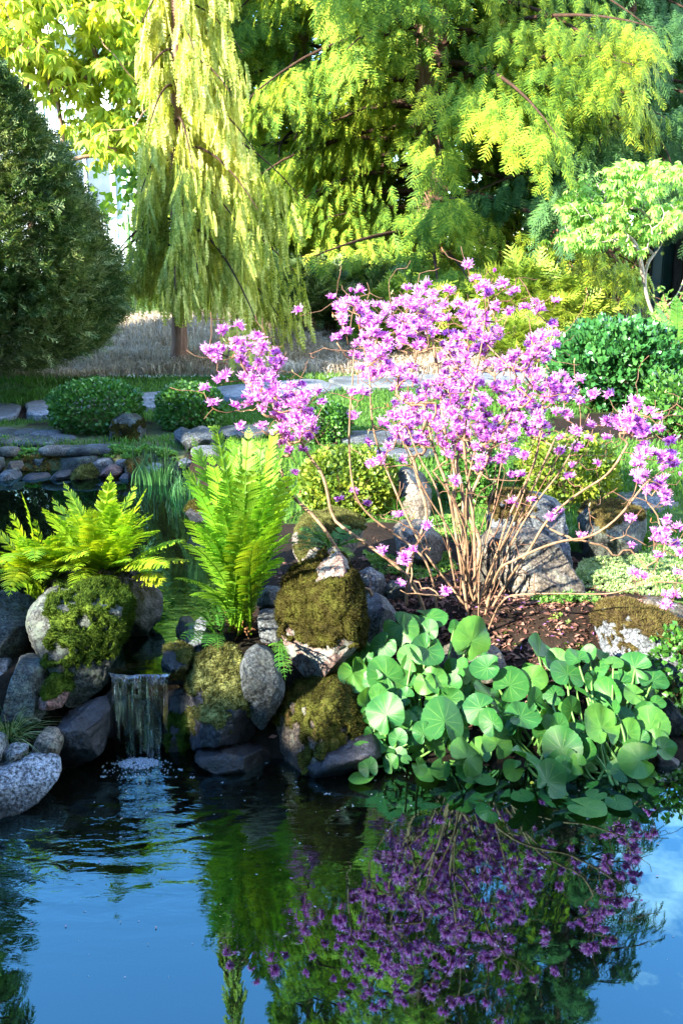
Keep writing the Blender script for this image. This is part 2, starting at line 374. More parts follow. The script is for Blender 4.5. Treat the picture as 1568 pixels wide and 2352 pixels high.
# water ------------------------------------------------------------
def water_mat(name, see, body, src=None, ripple=0.02, base_r=0.004, ior=1.98):
    m, nt, out = new_mat(name); L = nt.links.new
    t = N(nt, 'ShaderNodeTexCoord')
    fr = N(nt, 'ShaderNodeFresnel', IOR=ior)
    n1 = N(nt, 'ShaderNodeTexNoise', Scale=1.0, Detail=2.0, Roughness=0.5); mp = N(nt, 'ShaderNodeMapping'); mp.inputs['Scale'].default_value = (3.0, 9.0, 1)
    L(t.outputs['Object'], mp.inputs['Vector']); L(mp.outputs[0], n1.inputs['Vector'])
    h = N(nt, 'ShaderNodeMath', operation='MULTIPLY'); h.inputs[1].default_value = base_r; L(n1.outputs['Fac'], h.inputs[0]); last = h.outputs[0]
    if src:
        sx, sy, rr = src
        sub = N(nt, 'ShaderNodeVectorMath', operation='SUBTRACT'); sub.inputs[1].default_value = (sx, sy, 0); L(t.outputs['Object'], sub.inputs[0])
        ln = N(nt, 'ShaderNodeVectorMath', operation='LENGTH'); L(sub.outputs[0], ln.inputs[0])
        mr = N(nt, 'ShaderNodeMapRange', interpolation_type='SMOOTHSTEP'); mr.inputs['From Min'].default_value = rr; mr.inputs['From Max'].default_value = 0.0; L(ln.outputs['Value'], mr.inputs['Value'])
        pw = N(nt, 'ShaderNodeMath', operation='POWER'); pw.inputs[1].default_value = 1.25; L(mr.outputs[0], pw.inputs[0])
        n2 = N(nt, 'ShaderNodeTexNoise', Scale=1.0, Detail=3.0, Roughness=0.55, Distortion=0.6); mp2 = N(nt, 'ShaderNodeMapping'); mp2.inputs['Scale'].default_value = (9, 26, 1)
        L(t.outputs['Object'], mp2.inputs['Vector']); L(mp2.outputs[0], n2.inputs['Vector'])
        wv = N(nt, 'ShaderNodeMath', operation='SINE'); wm = N(nt, 'ShaderNodeMath', operation='MULTIPLY_ADD'); wm.inputs[1].default_value = 75
        nn = N(nt, 'ShaderNodeMath', operation='MULTIPLY'); nn.inputs[1].default_value = 9; L(n1.outputs['Fac'], nn.inputs[0])
        L(ln.outputs['Value'], wm.inputs[0]); L(nn.outputs[0], wm.inputs[2]); L(wm.outputs[0], wv.inputs[0])
        ws = N(nt, 'ShaderNodeMath', operation='MULTIPLY_ADD'); ws.inputs[1].default_value = 0.18; L(wv.outputs[0], ws.inputs[0]); L(n2.outputs['Fac'], ws.inputs[2])
        mm = N(nt, 'ShaderNodeMath', operation='MULTIPLY'); L(ws.outputs[0], mm.inputs[0]); L(pw.outputs[0], mm.inputs[1])
        m3 = N(nt, 'ShaderNodeMath', operation='MULTIPLY_ADD'); m3.inputs[1].default_value = ripple; L(mm.outputs[0], m3.inputs[0]); L(last, m3.inputs[2]); last = m3.outputs[0]
    bm = N(nt, 'ShaderNodeBump', Strength=1.0, Distance=1.0); L(last, bm.inputs['Height'])
    gl = N(nt, 'ShaderNodeBsdfGlossy', Roughness=0.0); gl.inputs['Color'].default_value = (0.50, 0.96, 1.0, 1); L(bm.outputs[0], gl.inputs['Normal']); L(bm.outputs[0], fr.inputs['Normal'])
    tr = N(nt, 'ShaderNodeBsdfTransparent'); tr.inputs['Color'].default_value = c4(see)
    df = N(nt, 'ShaderNodeBsdfDiffuse'); df.inputs['Color'].default_value = c4(body)
    a = N(nt, 'ShaderNodeMixShader'); a.inputs[0].default_value = 0.35; L(tr.outputs[0], a.inputs[1]); L(df.outputs[0], a.inputs[2])
    b = N(nt, 'ShaderNodeMixShader'); L(fr.outputs[0], b.inputs[0]); L(a.outputs[0], b.inputs[1]); L(gl.outputs[0], b.inputs[2]); L(b.outputs[0], out.inputs['Surface'])
    return m
def sheet(name, poly, z, mat):
    bm = bmesh.new(); vs_ = [bm.verts.new((x, y, z)) for x, y in poly]; bm.faces.new(vs_); bmesh.ops.triangulate(bm, faces=bm.faces)
    me = D.meshes.new(name); bm.to_mesh(me); bm.free(); me.materials.append(mat)
    o = D.objects.new(name, me); COL.objects.link(o)
    if me.polygons[0].normal.z < 0: me.flip_normals()
    return tag(o, kind='structure')
FALL = (-0.61, 2.72)
M_water = water_mat('lower_water', (0.50, 0.50, 0.36), (0.004, 0.004, 0.003), (FALL[0]+.02, FALL[1]-.05, 1.0), 0.0050, 0.00020)
M_water2 = water_mat('upper_water', (0.18, 0.20, 0.14), (0.004, 0.005, 0.003), (FALL[0], FALL[1]+.35, 0.9), 0.0016, 0.0003, ior=1.9)
low = [(-9, -12), (9, -12)]+[(x, y+0.16) for x, y in SH[::-1]]
sheet('pond_water', low, 0.0, M_water)
up = [(x, y) for x, y in POND]
sheet('upper_pond_water', [(-9, 3.30), (-1.25, 3.26), (-0.83, 3.24), (-0.72, 3.08), (-0.705, 2.765), (-0.515, 2.765), (-0.43, 3.1), (-0.33, 3.3), (-0.36, 3.9), (-0.48, 4.5), (-0.66, 5.05), (-0.92, 5.48), (-1.5, 5.56), (-2.1, 5.54), (-2.9, 5.57), (-9, 5.4)], 0.25, M_water2)

# flagstone path -----------------------------------------------------
M_path = rock_mat('flagstone', (0.07, 0.085, 0.11), (0.12, 0.14, 0.17), (0.18, 0.20, 0.23), 5, 0.5, 0.15, rough=0.75, bump=0.3)
mb = MB()
pc = resample(np.array([(a, b, 0) for a, b in PATH_C]), 0.05)
s = 30; r_ = random.Random(3)
def slab(cx, cy, rx, ry, ang, th_=0.03, n=22, seed=0):
    a = np.linspace(0, 2*np.pi, n, endpoint=False)
    q = (np.abs(np.cos(a))**5+np.abs(np.sin(a))**5)**(-1/5)*(1+0.07*vn(p3(np.cos(a)*1.5+seed, np.sin(a)*1.5, seed)))
    lx, ly = q*np.cos(a)*rx, q*np.sin(a)*ry
    x = cx+lx*math.cos(ang)-ly*math.sin(ang); y = cy+lx*math.sin(ang)+ly*math.cos(ang)
    z0 = th(cx, cy); V = []
    for f, dz in ((1.0, -0.03), (1.0, th_*.7), (0.965, th_), (0.6, th_+.001), (0.0, th_+.002)):
        V.append(np.stack([cx+(x-cx)*f, cy+(y-cy)*f, terrain(cx+(x-cx)*f, cy+(y-cy)*f)*.3+z0*.7+dz+0.004*vn(p3(x*9*f, y*9*f, seed))], -1))
    V = np.concatenate(V); F = []
    for k in range(4):
        for i in range(n): F.append((k*n+i, k*n+(i+1) % n, (k+1)*n+(i+1) % n, (k+1)*n+i))
    mb.add(V, F)
i = 60
while i < len(pc)-40:
    w = r_.uniform(.30, .55); i2 = min(len(pc)-1, i+int(w*2/0.05)); c = pc[(i+i2)//2]; d = pc[i2]-pc[i]; an = math.atan2(d[1], d[0])
    ln_ = np.linalg.norm(d)/2-.012
    if r_.random() < .55:
        nrm2 = np.array([-math.sin(an), math.cos(an)])
        k = r_.uniform(.4, .6); W_ = .62
        slab(c[0]+nrm2[0]*W_*(1-k)/2, c[1]+nrm2[1]*W_*(1-k)/2, ln_, W_*k/2-.01, an+r_.uniform(-.05, .05), seed=i)
        slab(c[0]-nrm2[0]*W_*k/2, c[1]-nrm2[1]*W_*k/2, ln_, W_*(1-k)/2-.01, an+r_.uniform(-.05, .05), seed=i+1)
    else: slab(c[0], c[1], ln_, .31, an+r_.uniform(-.05, .05), seed=i)
    i = i2
o = mb.obj('path', M_path, loc=(0, 0, 0)); tag(o, kind='structure')

# blades -------------------------------------------------------------
def blades(x, y, z, h, w, lean=0.35, curl=0.3, seed=0):
    "narrow pointed blades of two segments each"
    r = np.random.default_rng(seed); n = len(x); a = r.uniform(0, 2*np.pi, n); t = r.uniform(0, 2*np.pi, n)
    l = np.stack([np.cos(a), np.sin(a), np.zeros(n)], -1)*lean*r.uniform(.1, 1, n)[:, None]
    s_ = np.stack([np.cos(t), np.sin(t), np.zeros(n)], -1)
    b = np.stack([x, y, z], -1); u = np.array([0, 0, 1.])
    m = b+h[:, None]*(u*.55+l*.35); tip = b+h[:, None]*(u*(1-curl*.35)+l*(1+curl))
    V = np.stack([b-s_*w[:, None]/2, b+s_*w[:, None]/2, m-s_*w[:, None]*.42, m+s_*w[:, None]*.42, tip], 1).reshape(-1, 3)
    k = np.arange(n)[:, None]*5
    F = np.concatenate([k+[0, 1, 3], k+[0, 3, 2], k+[2, 3, 4]])
    return V, F
M_grass = foliage('grass_blades', [(0.1, (0.030, 0.095, 0.014)), (0.5, (0.055, 0.155, 0.02)), (0.9, (0.11, 0.22, 0.03))], 0.35, 0.5, 0.25, nscale=1.2)
M_dry = foliage('dry_grass', [(0.1, (0.13, 0.095, 0.06)), (0.45, (0.36, 0.29, 0.20)), (0.9, (0.56, 0.50, 0.40))], 0.25, 0.7, 0.2, nscale=2.5, tint=(1, .95, .85))
n_ = 150000
x = rng.uniform(-4, 5, n_); y = 3.3+5.7*rng.random(n_)**0.9
k = lawn_mask(x, y) & (np.abs(x) < .42*y+.4); x, y = x[k], y[k]
hh = rng.uniform(.03, .065, len(x))*(1+.5*vn(p3(x*2.5, y*2.5, 0)))
V, F = blades(x, y, terrain(x, y)-.004, hh, rng.uniform(.004, .008, len(x)), .5, .5, 1)
tag(obj('lawn_grass', V, F, M_grass, loc=(0, 0, 0)), 'short green lawn grass on both sides of the flagstone path', 'grass', kind='stuff')
n_ = 60000
x = rng.uniform(-4.6, 2.0, n_); y = 8.0+4.5*rng.random(n_)**1.3
k = dry_mask(x, y); x, y = x[k], y[k]
hh = rng.uniform(.05, .17, len(x))*(1.1+.7*vn(p3(x*3, y*3, 0)))
V, F = blades(x, y, terrain(x, y)-.005, hh, rng.uniform(.006, .013, len(x)), .8, .9, 2)
tag(obj('dry_grass', V, F, M_dry, loc=(0, 0, 0)), 'pale straw-coloured dry grass bed behind the path, under the weeping conifer', 'dry grass', kind='stuff')
# pale chippings scattered along the edge of the dry bed
n_ = 1500; x = rng.uniform(-4, 1.9, n_); y = 8.1+.15*x*(x > 0)+np.abs(rng.normal(0, .12, n_)); z = terrain(x, y)+.005
bv = np.array([(-1, -.6, 0), (1, -.5, 0), (.8, .7, 0), (-.7, .6, 0), (0, 0, .5)])*1.0; bf = np.array([(0, 1, 4), (1, 2, 4), (2, 3, 4), (3, 0, 4)])
a_ = rng.normal(size=(n_, 3)); R = rots(a_, p3(rng.normal(0, .3, n_), rng.normal(0, .3, n_), 1.0))
V, F = scatter(bv, bf, R, np.stack([x, y, z], -1), rng.uniform(.008, .022, n_))
M_chip = simple('pale_chippings', [(.3, (.35, .35, .34)), (.7, (.7, .69, .66))], 20, .8)
tag(obj('stone_chippings', V, F, M_chip, loc=(0, 0, 0)), 'pale stone chippings scattered along the front of the dry grass', 'gravel', kind='stuff')
# ================================================================ rocks
def ico(n):
    bm = bmesh.new(); bmesh.ops.create_icosphere(bm, subdivisions=n, radius=1.0)
    V = np.array([v.co[:] for v in bm.verts]); F = np.array([[v.index for v in f.verts] for f in bm.faces]); bm.free(); return V, F
ICO = {k: ico(k) for k in (3, 4, 5, 6)}
GREY = rock_mat('rock_grey', (0.008, 0.010, 0.010), (0.030, 0.036, 0.035), (0.078, 0.092, 0.085), 10, .9, .45, (0.09, 0.12, 0.095), bump=1.0)
BLUE = rock_mat('rock_bluegrey', (0.018, 0.023, 0.028), (0.050, 0.060, 0.070), (0.10, 0.115, 0.13), 9, .9, .3, (.12, .14, .135), bump=.9)
PALE = rock_mat('rock_pale_granite', (0.045, 0.052, 0.062), (0.105, 0.118, 0.135), (0.18, 0.195, 0.215), 8, 1.0, .1, bump=.7)
DARK = rock_mat('rock_dark_wet', (0.004, 0.005, 0.007), (0.012, 0.013, 0.018), (0.036, 0.036, 0.043), 9, .9, .2, (0.06, 0.07, 0.06), rough=.5, spec=.35, bump=1.0)
PINK = rock_mat('rock_pinkish', (0.05, 0.025, 0.022), (0.14, 0.075, 0.068), (0.22, 0.16, 0.145), 10, .9, .35, (0.22, 0.24, 0.21), bump=.9)
BROWN = rock_mat('rock_brown', (0.018, 0.014, 0.010), (0.055, 0.044, 0.033), (0.11, 0.095, 0.075), 9, .85, .35, (0.14, 0.17, 0.13), bump=1.0)
LICH = rock_mat('rock_lichened', (0.03, 0.02, 0.018), (0.085, 0.055, 0.048), (0.13, 0.10, 0.09), 10, .9, .7, (0.14, 0.165, 0.155), bump=1.0)
SAND = rock_mat('rock_sandy', (0.032, 0.027, 0.023), (0.080, 0.069, 0.057), (0.135, 0.122, 0.105), 8, .8, .35, (0.20, 0.23, 0.20), bump=.9)
MO_G = foliage('moss_green', [(.15, (0.008, 0.016, 0.003)), (.5, (0.030, 0.062, 0.007)), (.9, (0.085, 0.13, 0.014))], .25, .9, .1, nscale=22)
MO_O = foliage('moss_olive', [(.15, (0.008, 0.008, 0.002)), (.45, (0.032, 0.028, 0.006)), (.75, (0.055, 0.062, 0.010)), (.95, (0.10, 0.065, 0.025))], .2, .9, .1, nscale=20)
MO_Y = foliage('moss_pale', [(.15, (0.015, 0.015, 0.006)), (.5, (0.075, 0.08, 0.022)), (.9, (0.24, 0.26, 0.09))], .25, .9, .1, nscale=25)
MO_B = foliage('moss_brown', [(.15, (0.02, 0.014, 0.007)), (.5, (0.085, 0.065, 0.022)), (.9, (0.17, 0.16, 0.05))], .2, .9, .1, nscale=25)
def vnormals(V, F):
    fn = np.cross(V[F[:, 1]]-V[F[:, 0]], V[F[:, 2]]-V[F[:, 0]]); vnn = np.zeros_like(V)
    for k in range(3): np.add.at(vnn, F[:, k], fn)
    return nrm(vnn)
def rock(label, poly, Y, T, mat, moss=None, sub=5, seed=0, box_=3.2, rough=.05, cuts=7, top_tilt=0.0, name='rock', tuft=.010, z_add=0.0, cat='rock', group=None):
    """poly: outline of the stone as it stands at distance Y; T: half thickness front to back"""
    w = np.array([P(a, b, Y) for a, b in poly]); c = w.mean(0); c[1] = Y
    xz = w[:, [0, 2]]-c[[0, 2]]
    r = np.random.default_rng(seed+11)
    th_ = np.linspace(-np.pi, np.pi, 361); R = np.zeros(361)
    for i, t in enumerate(th_):
        d = np.array([np.cos(t), np.sin(t)]); best = 0
        for k in range(len(xz)):
            a, b = xz[k], xz[(k+1) % len(xz)]; e = b-a; den = d[0]*e[1]-d[1]*e[0]
            if abs(den) < 1e-9: continue
            s_ = (a[0]*e[1]-a[1]*e[0])/den; q = (a[0]*d[1]-a[1]*d[0])/den
            if s_ > 0 and -1e-6 <= q <= 1+1e-6: best = max(best, s_)
        R[i] = best
    Rs = R.copy(); kk = 4
    for k in range(-kk, kk+1): Rs += np.roll(R[:-1], k)[np.r_[0:360, 0]]
    R = Rs/(2*kk+2)
    U, F = ICO[sub]; ang = np.arctan2(U[:, 2], U[:, 0]); rp = np.hypot(U[:, 0], U[:, 2]); q = box_
    s_ = (rp**q+np.abs(U[:, 1])**q)**(-1/q); Rr = np.interp(ang, th_, R)
    size = R.mean()
    V = np.stack([Rr*np.cos(ang)*rp*s_, T*U[:, 1]*s_, Rr*np.sin(ang)*rp*s_], -1)
    V[:, 1] += top_tilt*V[:, 2]                      # the face leans back towards its top
    for k in range(cuts):
        n_ = nrm(np.array([r.normal(0, .6), -abs(r.normal(.6, .5)), r.normal(.15, .6)]))
        pr = V @ n_; d = np.quantile(pr, r.uniform(.80, .93)); m = pr > d
        V[m] -= (pr[m]-d)[:, None]*n_*.95
    no = vnormals(V, F)
    V = V+no*(size*rough*2.3*fbm(V/size*2.1+seed, 5, seed, .58)-size*rough*1.3*np.clip(.16-np.abs(fbm(V/size*3.2+seed, 3, seed+5)), 0, 1)*3)[:, None]
    V = V+c; V[:, 2] += z_add
    no = vnormals(V, F)
    o = obj(name, V, F, mat, smooth=True, loc=(c[0], c[1], V[:, 2].min())); tag(o, label, cat, group)
    if moss:
        for (mm, fn) in moss:
            u = (V[:, 0]-V[:, 0].min())/np.ptp(V[:, 0]); v = (V[:, 2]-V[:, 2].min())/np.ptp(V[:, 2])
            msk = fn(u, v, no)+1.15*fbm(V*19+seed, 5, seed+3, .65) > .5
            fm = msk[F].all(1); ff = F[fm]
            if len(ff) < 8: continue
            used = np.unique(ff); mp_ = -np.ones(len(V), int); mp_[used] = np.arange(len(used)); f2 = mp_[ff]
            edge = np.zeros(len(V), bool); nb = F[~fm].ravel(); edge[nb] = True
            lift = np.where(edge[used], -.002, .006+.008*np.clip(fbm(V[used]*45, 3, 8)+.3, 0, 1))*size*7
            mV = V[used]+no[used]*lift[:, None]
            area = np.linalg.norm(np.cross(mV[f2[:, 1]]-mV[f2[:, 0]], mV[f2[:, 2]]-mV[f2[:, 0]]), axis=1)/2
            nt_ = int(min(26000, area.sum()/(tuft*.30)**2)); pk = r.choice(len(f2), nt_, p=area/area.sum())
            b = r.random((nt_, 2)); fl = b.sum(1) > 1; b[fl] = 1-b[fl]
            pt = mV[f2[pk, 0]]+b[:, :1]*(mV[f2[pk, 1]]-mV[f2[pk, 0]])+b[:, 1:]*(mV[f2[pk, 2]]-mV[f2[pk, 0]])
            nn = no[used][f2[pk, 0]]; L_ = tuft*r.uniform(.5, 1.4, nt_)*(1+.6*vn(pt*60, 4))
            d = nrm(nn+r.normal(0, .5, (nt_, 3))); sd = nrm(np.cross(d, r.normal(size=(nt_, 3))))*(tuft*.16)
            tv = np.stack([pt-sd-nn*.002, pt+sd-nn*.002, pt+d*L_[:, None]], 1).reshape(-1, 3)
            tf = np.arange(nt_*3).reshape(-1, 3)+len(mV)
            obj('moss', np.concatenate([mV, tv]), np.concatenate([f2, tf]), mm, parent=o)
    return o
top = lambda a=.55, b=1.0: (lambda u, v, n: .5+b*(v-a)+.55*(n[:, 2]-.35))
def zone(u0, u1, v0, v1, k=5, nz=0.0):
    return lambda u, v, n: .5+np.minimum.reduce([.35+0*u, k*(u-u0), k*(u1-u), k*(v-v0), k*(v1-v)])+nz*n[:, 2]

# ---- left of the little waterfall
rock('big grey boulder topped with green moss directly left of the waterfall', [(68,1400),(90,1378),(200,1368),(290,1395),(335,1450),(305,1480),(270,1540),(210,1587),(150,1572),(78,1532),(62,1460)], 2.87, .17, GREY, [(MO_G, lambda u, v, n: .5+np.minimum.reduce([.22+0*u, 4*(u-.24), 4*(.97-u), 3.5*(v-.40), 5*(1.0-v)]))], sub=6, seed=1, top_tilt=.45, cuts=5)
rock('dark angular boulder behind the green-mossed boulder, under the fern fronds', [(95,1370),(112,1340),(180,1326),(272,1312),(330,1345),(372,1388),(366,1420),(325,1462),(240,1470),(150,1450)], 3.12, .14, DARK, seed=2, sub=5, top_tilt=.3)
rock('smooth grey boulder cut by the left edge of the photo, beside the green-mossed boulder', [(-90,1420),(-30,1380),(40,1378),(66,1420),(68,1470),(60,1520),(20,1545),(-60,1550)], 2.97, .16, GREY, seed=3, top_tilt=.3)
rock('blocky grey-brown stone under the left end of the green-mossed boulder, above the grass tuft', [(12,1600),(18,1535),(48,1517),(100,1530),(128,1552),(110,1640),(62,1672),(18,1665)], 2.74, .13, GREY, seed=4)
rock('greenish grey stone peeping in at the left edge below the smooth grey boulder', [(-70,1560),(-20,1525),(12,1530),(22,1570),(14,1640),(-30,1670),(-70,1640)], 2.80, .12, BLUE, seed=5)
rock('reddish stone with a green mossy top, left of the dark slab', [(118,1552),(150,1562),(166,1580),(150,1612),(122,1655),(84,1650),(88,1612)], 2.71, .08, PINK, [(MO_G, zone(.1, 1.1, .62, 1.2))], seed=6, tuft=.006)
rock('tall dark slab leaning between the reddish stone and the waterfall', [(140,1652),(196,1612),(244,1602),(250,1680),(240,1722),(182,1756),(138,1775),(128,1705)], 2.67, .10, DARK, seed=7, rough=.04)
rock('round speckled brown stone under the grass tuft', [(80,1702),(98,1680),(126,1678),(142,1708),(133,1745),(92,1752),(74,1735)], 2.57, .06, BROWN, seed=8, sub=4)
rock('small pale wedge of stone behind the large pale granite boulder', [(8,1722),(30,1715),(62,1722),(60,1740),(40,1760),(12,1762)], 2.53, .05, PALE, seed=9, sub=4)
rock('pale stone at the left edge just above the large pale granite boulder', [(-50,1720),(-20,1692),(6,1700),(12,1745),(6,1790),(-40,1800)], 2.52, .07, PALE, seed=10, sub=4)
rock('large pale speckled granite boulder lying half in the pond at lower left', [(-80,1805),(-20,1768),(40,1754),(95,1748),(132,1752),(136,1785),(105,1822),(50,1850),(-40,1868),(-90,1860)], 2.48, .12, PALE, seed=12, sub=6, cuts=3, rough=.035, box_=2.4)
rock('flat greenish stone lying just under the water beside the pale granite boulder', [(30,1870),(60,1825),(110,1808),(180,1812),(215,1832),(200,1858),(130,1885),(60,1895)], 2.60, .14, BROWN, seed=13, cuts=2, box_=2.4, z_add=-.022)
rock('black wet stone in the shade at the left side of the waterfall', [(235,1600),(262,1585),(275,1640),(272,1735),(240,1745),(225,1680)], 2.78, .09, DARK, seed=14)
rock('black wet stone face behind the falling water', [(232,1590),(330,1586),(420,1590),(430,1660),(425,1760),(330,1770),(235,1765)], 2.93, .12, DARK, seed=15, cuts=3, box_=5)
rock('dark stone draped in wet green moss right of the waterfall', [(375,1600),(420,1590),(455,1640),(470,1735),(420,1748),(378,1740)], 2.82, .09, DARK, [(MO_G, zone(.1, .9, .1, .8))], seed=16, tuft=.008)
# ---- right of the waterfall
rock('small dark block with pale yellow moss right beside the waterfall lip', [(374,1492),(398,1478),(436,1484),(437,1545),(425,1572),(380,1565),(371,1530)], 2.84, .07, DARK, [(MO_Y, zone(-.1, 1.1, .72, 1.3)), (MO_B, zone(.3, .9, .2, .6))], seed=17, sub=5, tuft=.007)
rock('broad dark boulder covered in pale yellow moss under the tall fern', [(422,1565),(430,1535),(478,1520),(535,1512),(552,1560),(578,1640),(592,1702),(548,1724),(470,1722),(442,1685),(428,1620)], 2.77, .14, DARK, [(MO_Y, lambda u, v, n: .46+.8*(v-.5)+.3*n[:, 2]+.2*(u-.3))], sub=6, seed=18, top_tilt=.25, tuft=.009)
rock('oval blue-grey stone standing on end between two mossy boulders', [(552,1530),(562,1500),(590,1486),(622,1500),(640,1540),(653,1585),(646,1615),(604,1672),(582,1655),(562,1600)], 2.77, .10, BLUE, seed=19, sub=6, cuts=4, rough=.04, box_=2.6)
rock('small dark stone at the water channel left of the tall fern', [(405,1440),(412,1422),(436,1416),(446,1440),(436,1482),(410,1476)], 3.06, .05, DARK, seed=20, sub=4)
rock('rounded grey stone under the lowest fronds of the tall fern', [(422,1480),(432,1445),(458,1424),(492,1440),(504,1500),(450,1532),(424,1510)], 3.00, .07, BLUE, seed=21)
rock('grey stone just above and left of the tall mossy standing stone', [(588,1372),(612,1352),(646,1356),(655,1385),(650,1410),(600,1412)], 3.20, .07, BLUE, seed=22, sub=4)
rock('grey stone wedged behind the lichened foot of the mossy standing stone', [(590,1412),(620,1402),(655,1410),(660,1465),(640,1500),(600,1470)], 3.10, .07, BLUE, seed=23, sub=4)
rock('tall standing stone thick with brown-green moss, pale lichen on its foot', [(645,1300),(652,1262),(672,1250),(700,1244),(760,1252),(800,1300),(826,1370),(832,1425),(826,1475),(806,1500),(800,1560),(786,1592),(700,1572),(668,1520),(645,1450)], 2.98, .12, LICH, [(MO_O, lambda u, v, n: .95-7*np.clip(.44-v, 0, 1)-1.9*np.clip(v-.80, 0, 1)*2.2-2.0*np.clip(.06-u, 0, 1)+.1*(u-.5))], sub=6, seed=24, rough=.045, cuts=5, tuft=.009, top_tilt=.12)
rock('wide low boulder with olive moss sloping to the water below the standing stone', [(585,1705),(636,1622),(690,1572),(780,1592),(842,1645),(858,1692),(770,1716),(660,1742),(600,1742)], 2.76, .15, BROWN, [(MO_O, lambda u, v, n: .66+.8*(v-.5)+.9*(u-.5))], sub=6, seed=25, top_tilt=.5, tuft=.008)
rock('flat wet ledge stone at the waterline under the wide mossy boulder', [(690,1735),(740,1706),(860,1696),(885,1732),(872,1765),(760,1776),(700,1768)], 2.68, .10, DARK, seed=26, cuts=3)
rock('dark wet stone at the waterline beneath the pale yellow moss boulder', [(440,1728),(520,1716),(600,1728),(640,1752),(600,1778),(500,1770)], 2.68, .08, DARK, seed=27, cuts=3)
rock('blue-grey leaning stone behind the mossy standing stone, above the round leaves', [(824,1385),(848,1358),(890,1388),(910,1412),(895,1450),(865,1490),(826,1470)], 3.12, .10, BLUE, seed=28)
rock('small grey stone in the soil behind the leaning blue-grey stone', [(818,1322),(848,1308),(884,1328),(890,1368),(852,1388),(822,1380)], 3.42, .08, BLUE, seed=29, sub=4)
rock('small mossy-sided dark stone beside the shrub stems', [(882,1352),(900,1336),(934,1340),(950,1365),(940,1392),(890,1390)], 3.42, .06, GREY, seed=30, sub=4)
rock('speckled brown-grey stone showing between the two clumps of round leaves', [(1005,1502),(1040,1488),(1110,1490),(1150,1498),(1160,1530),(1130,1556),(1060,1566),(1006,1556)], 2.99, .09, SAND, seed=31)
rock('blue-grey stone with a ragged cap of brown moss at the right edge', [(1370,1445),(1398,1420),(1460,1412),(1560,1440),(1625,1470),(1610,1535),(1500,1552),(1380,1505)], 3.10, .15, BLUE, [(MO_B, lambda u, v, n: .35+.9*(v-.55)+.7*(n[:, 2]-.2))], sub=6, seed=32, top_tilt=.9, tuft=.010)
rock('long flat brown stone slab at the right edge above the mossy-capped stone', [(1405,1392),(1490,1380),(1600,1388),(1660,1410),(1640,1450),(1500,1448),(1420,1425)], 3.36, .13, SAND, seed=33, top_tilt=1.0, box_=4)
rock('dark stone behind the right end of the round leaves', [(1488,1612),(1530,1598),(1566,1640),(1572,1700),(1540,1730),(1490,1700)], 2.86, .09, DARK, seed=34)
rock('dark wet stone at the waterline below the right end of the round leaves', [(1478,1725),(1510,1695),(1550,1712),(1560,1770),(1520,1795),(1480,1790)], 2.72, .08, DARK, seed=35, sub=4)
rock('tall squared boulder standing behind the flowering shrub', [(1125,1200),(1140,1158),(1180,1146),(1260,1148),(1296,1168),(1316,1240),(1312,1310),(1200,1320),(1128,1310)], 3.86, .20, BLUE, [(MO_B, zone(-.1, .5, .78, 1.3))], seed=36, sub=6, box_=4.5, cuts=5, top_tilt=.2)
rock('big sunlit boulder with stem shadows directly behind the shrub base', [(1093,1262),(1130,1228),(1200,1222),(1250,1232),(1290,1262),(1334,1345),(1270,1362),(1150,1370),(1098,1352)], 3.52, .17, SAND, seed=37, sub=6, cuts=6, top_tilt=.25)
rock('squat grey block right of the tall squared boulder', [(1335,1210),(1362,1176),(1440,1172),(1496,1188),(1502,1220),(1470,1272),(1390,1294),(1338,1290)], 3.92, .20, GREY, [(MO_B, zone(.1, .9, .8, 1.3))], seed=38, sub=5, top_tilt=.5)
rock('long flat pale stone sunk in the lawn at right', [(1398,1158),(1430,1142),(1500,1138),(1556,1150),(1562,1168),(1500,1178),(1420,1178)], 4.62, .16, BLUE, seed=39, cuts=1, box_=3)
rock('flat-topped boulder left of the shrub stems with a sunlit broken edge', [(888,1240),(925,1214),(985,1214),(1020,1244),(1014,1274),(960,1288),(898,1276)], 3.80, .15, SAND, seed=40, top_tilt=.8, box_=4)
rock('pale boulder catching the sun beyond the clipped bush behind the stems', [(903,1105),(928,1084),(985,1098),(1000,1150),(985,1188),(925,1196),(904,1155)], 4.45, .17, SAND, seed=41, top_tilt=.5)
rock('low boulder with thin yellow-green moss behind the tall standing stone', [(668,1245),(700,1202),(780,1194),(840,1212),(850,1245),(800,1285),(700,1288)], 3.62, .18, SAND, [(MO_Y, top(.5))], seed=42, top_tilt=.9, tuft=.007)
rock('dark mossy stone in the upper pond between the two big ferns', [(425,1180),(432,1158),(460,1150),(482,1165),(484,1192),(440,1200)], 4.35, .07, DARK, [(MO_O, top(.4))], seed=43, sub=4, tuft=.01)
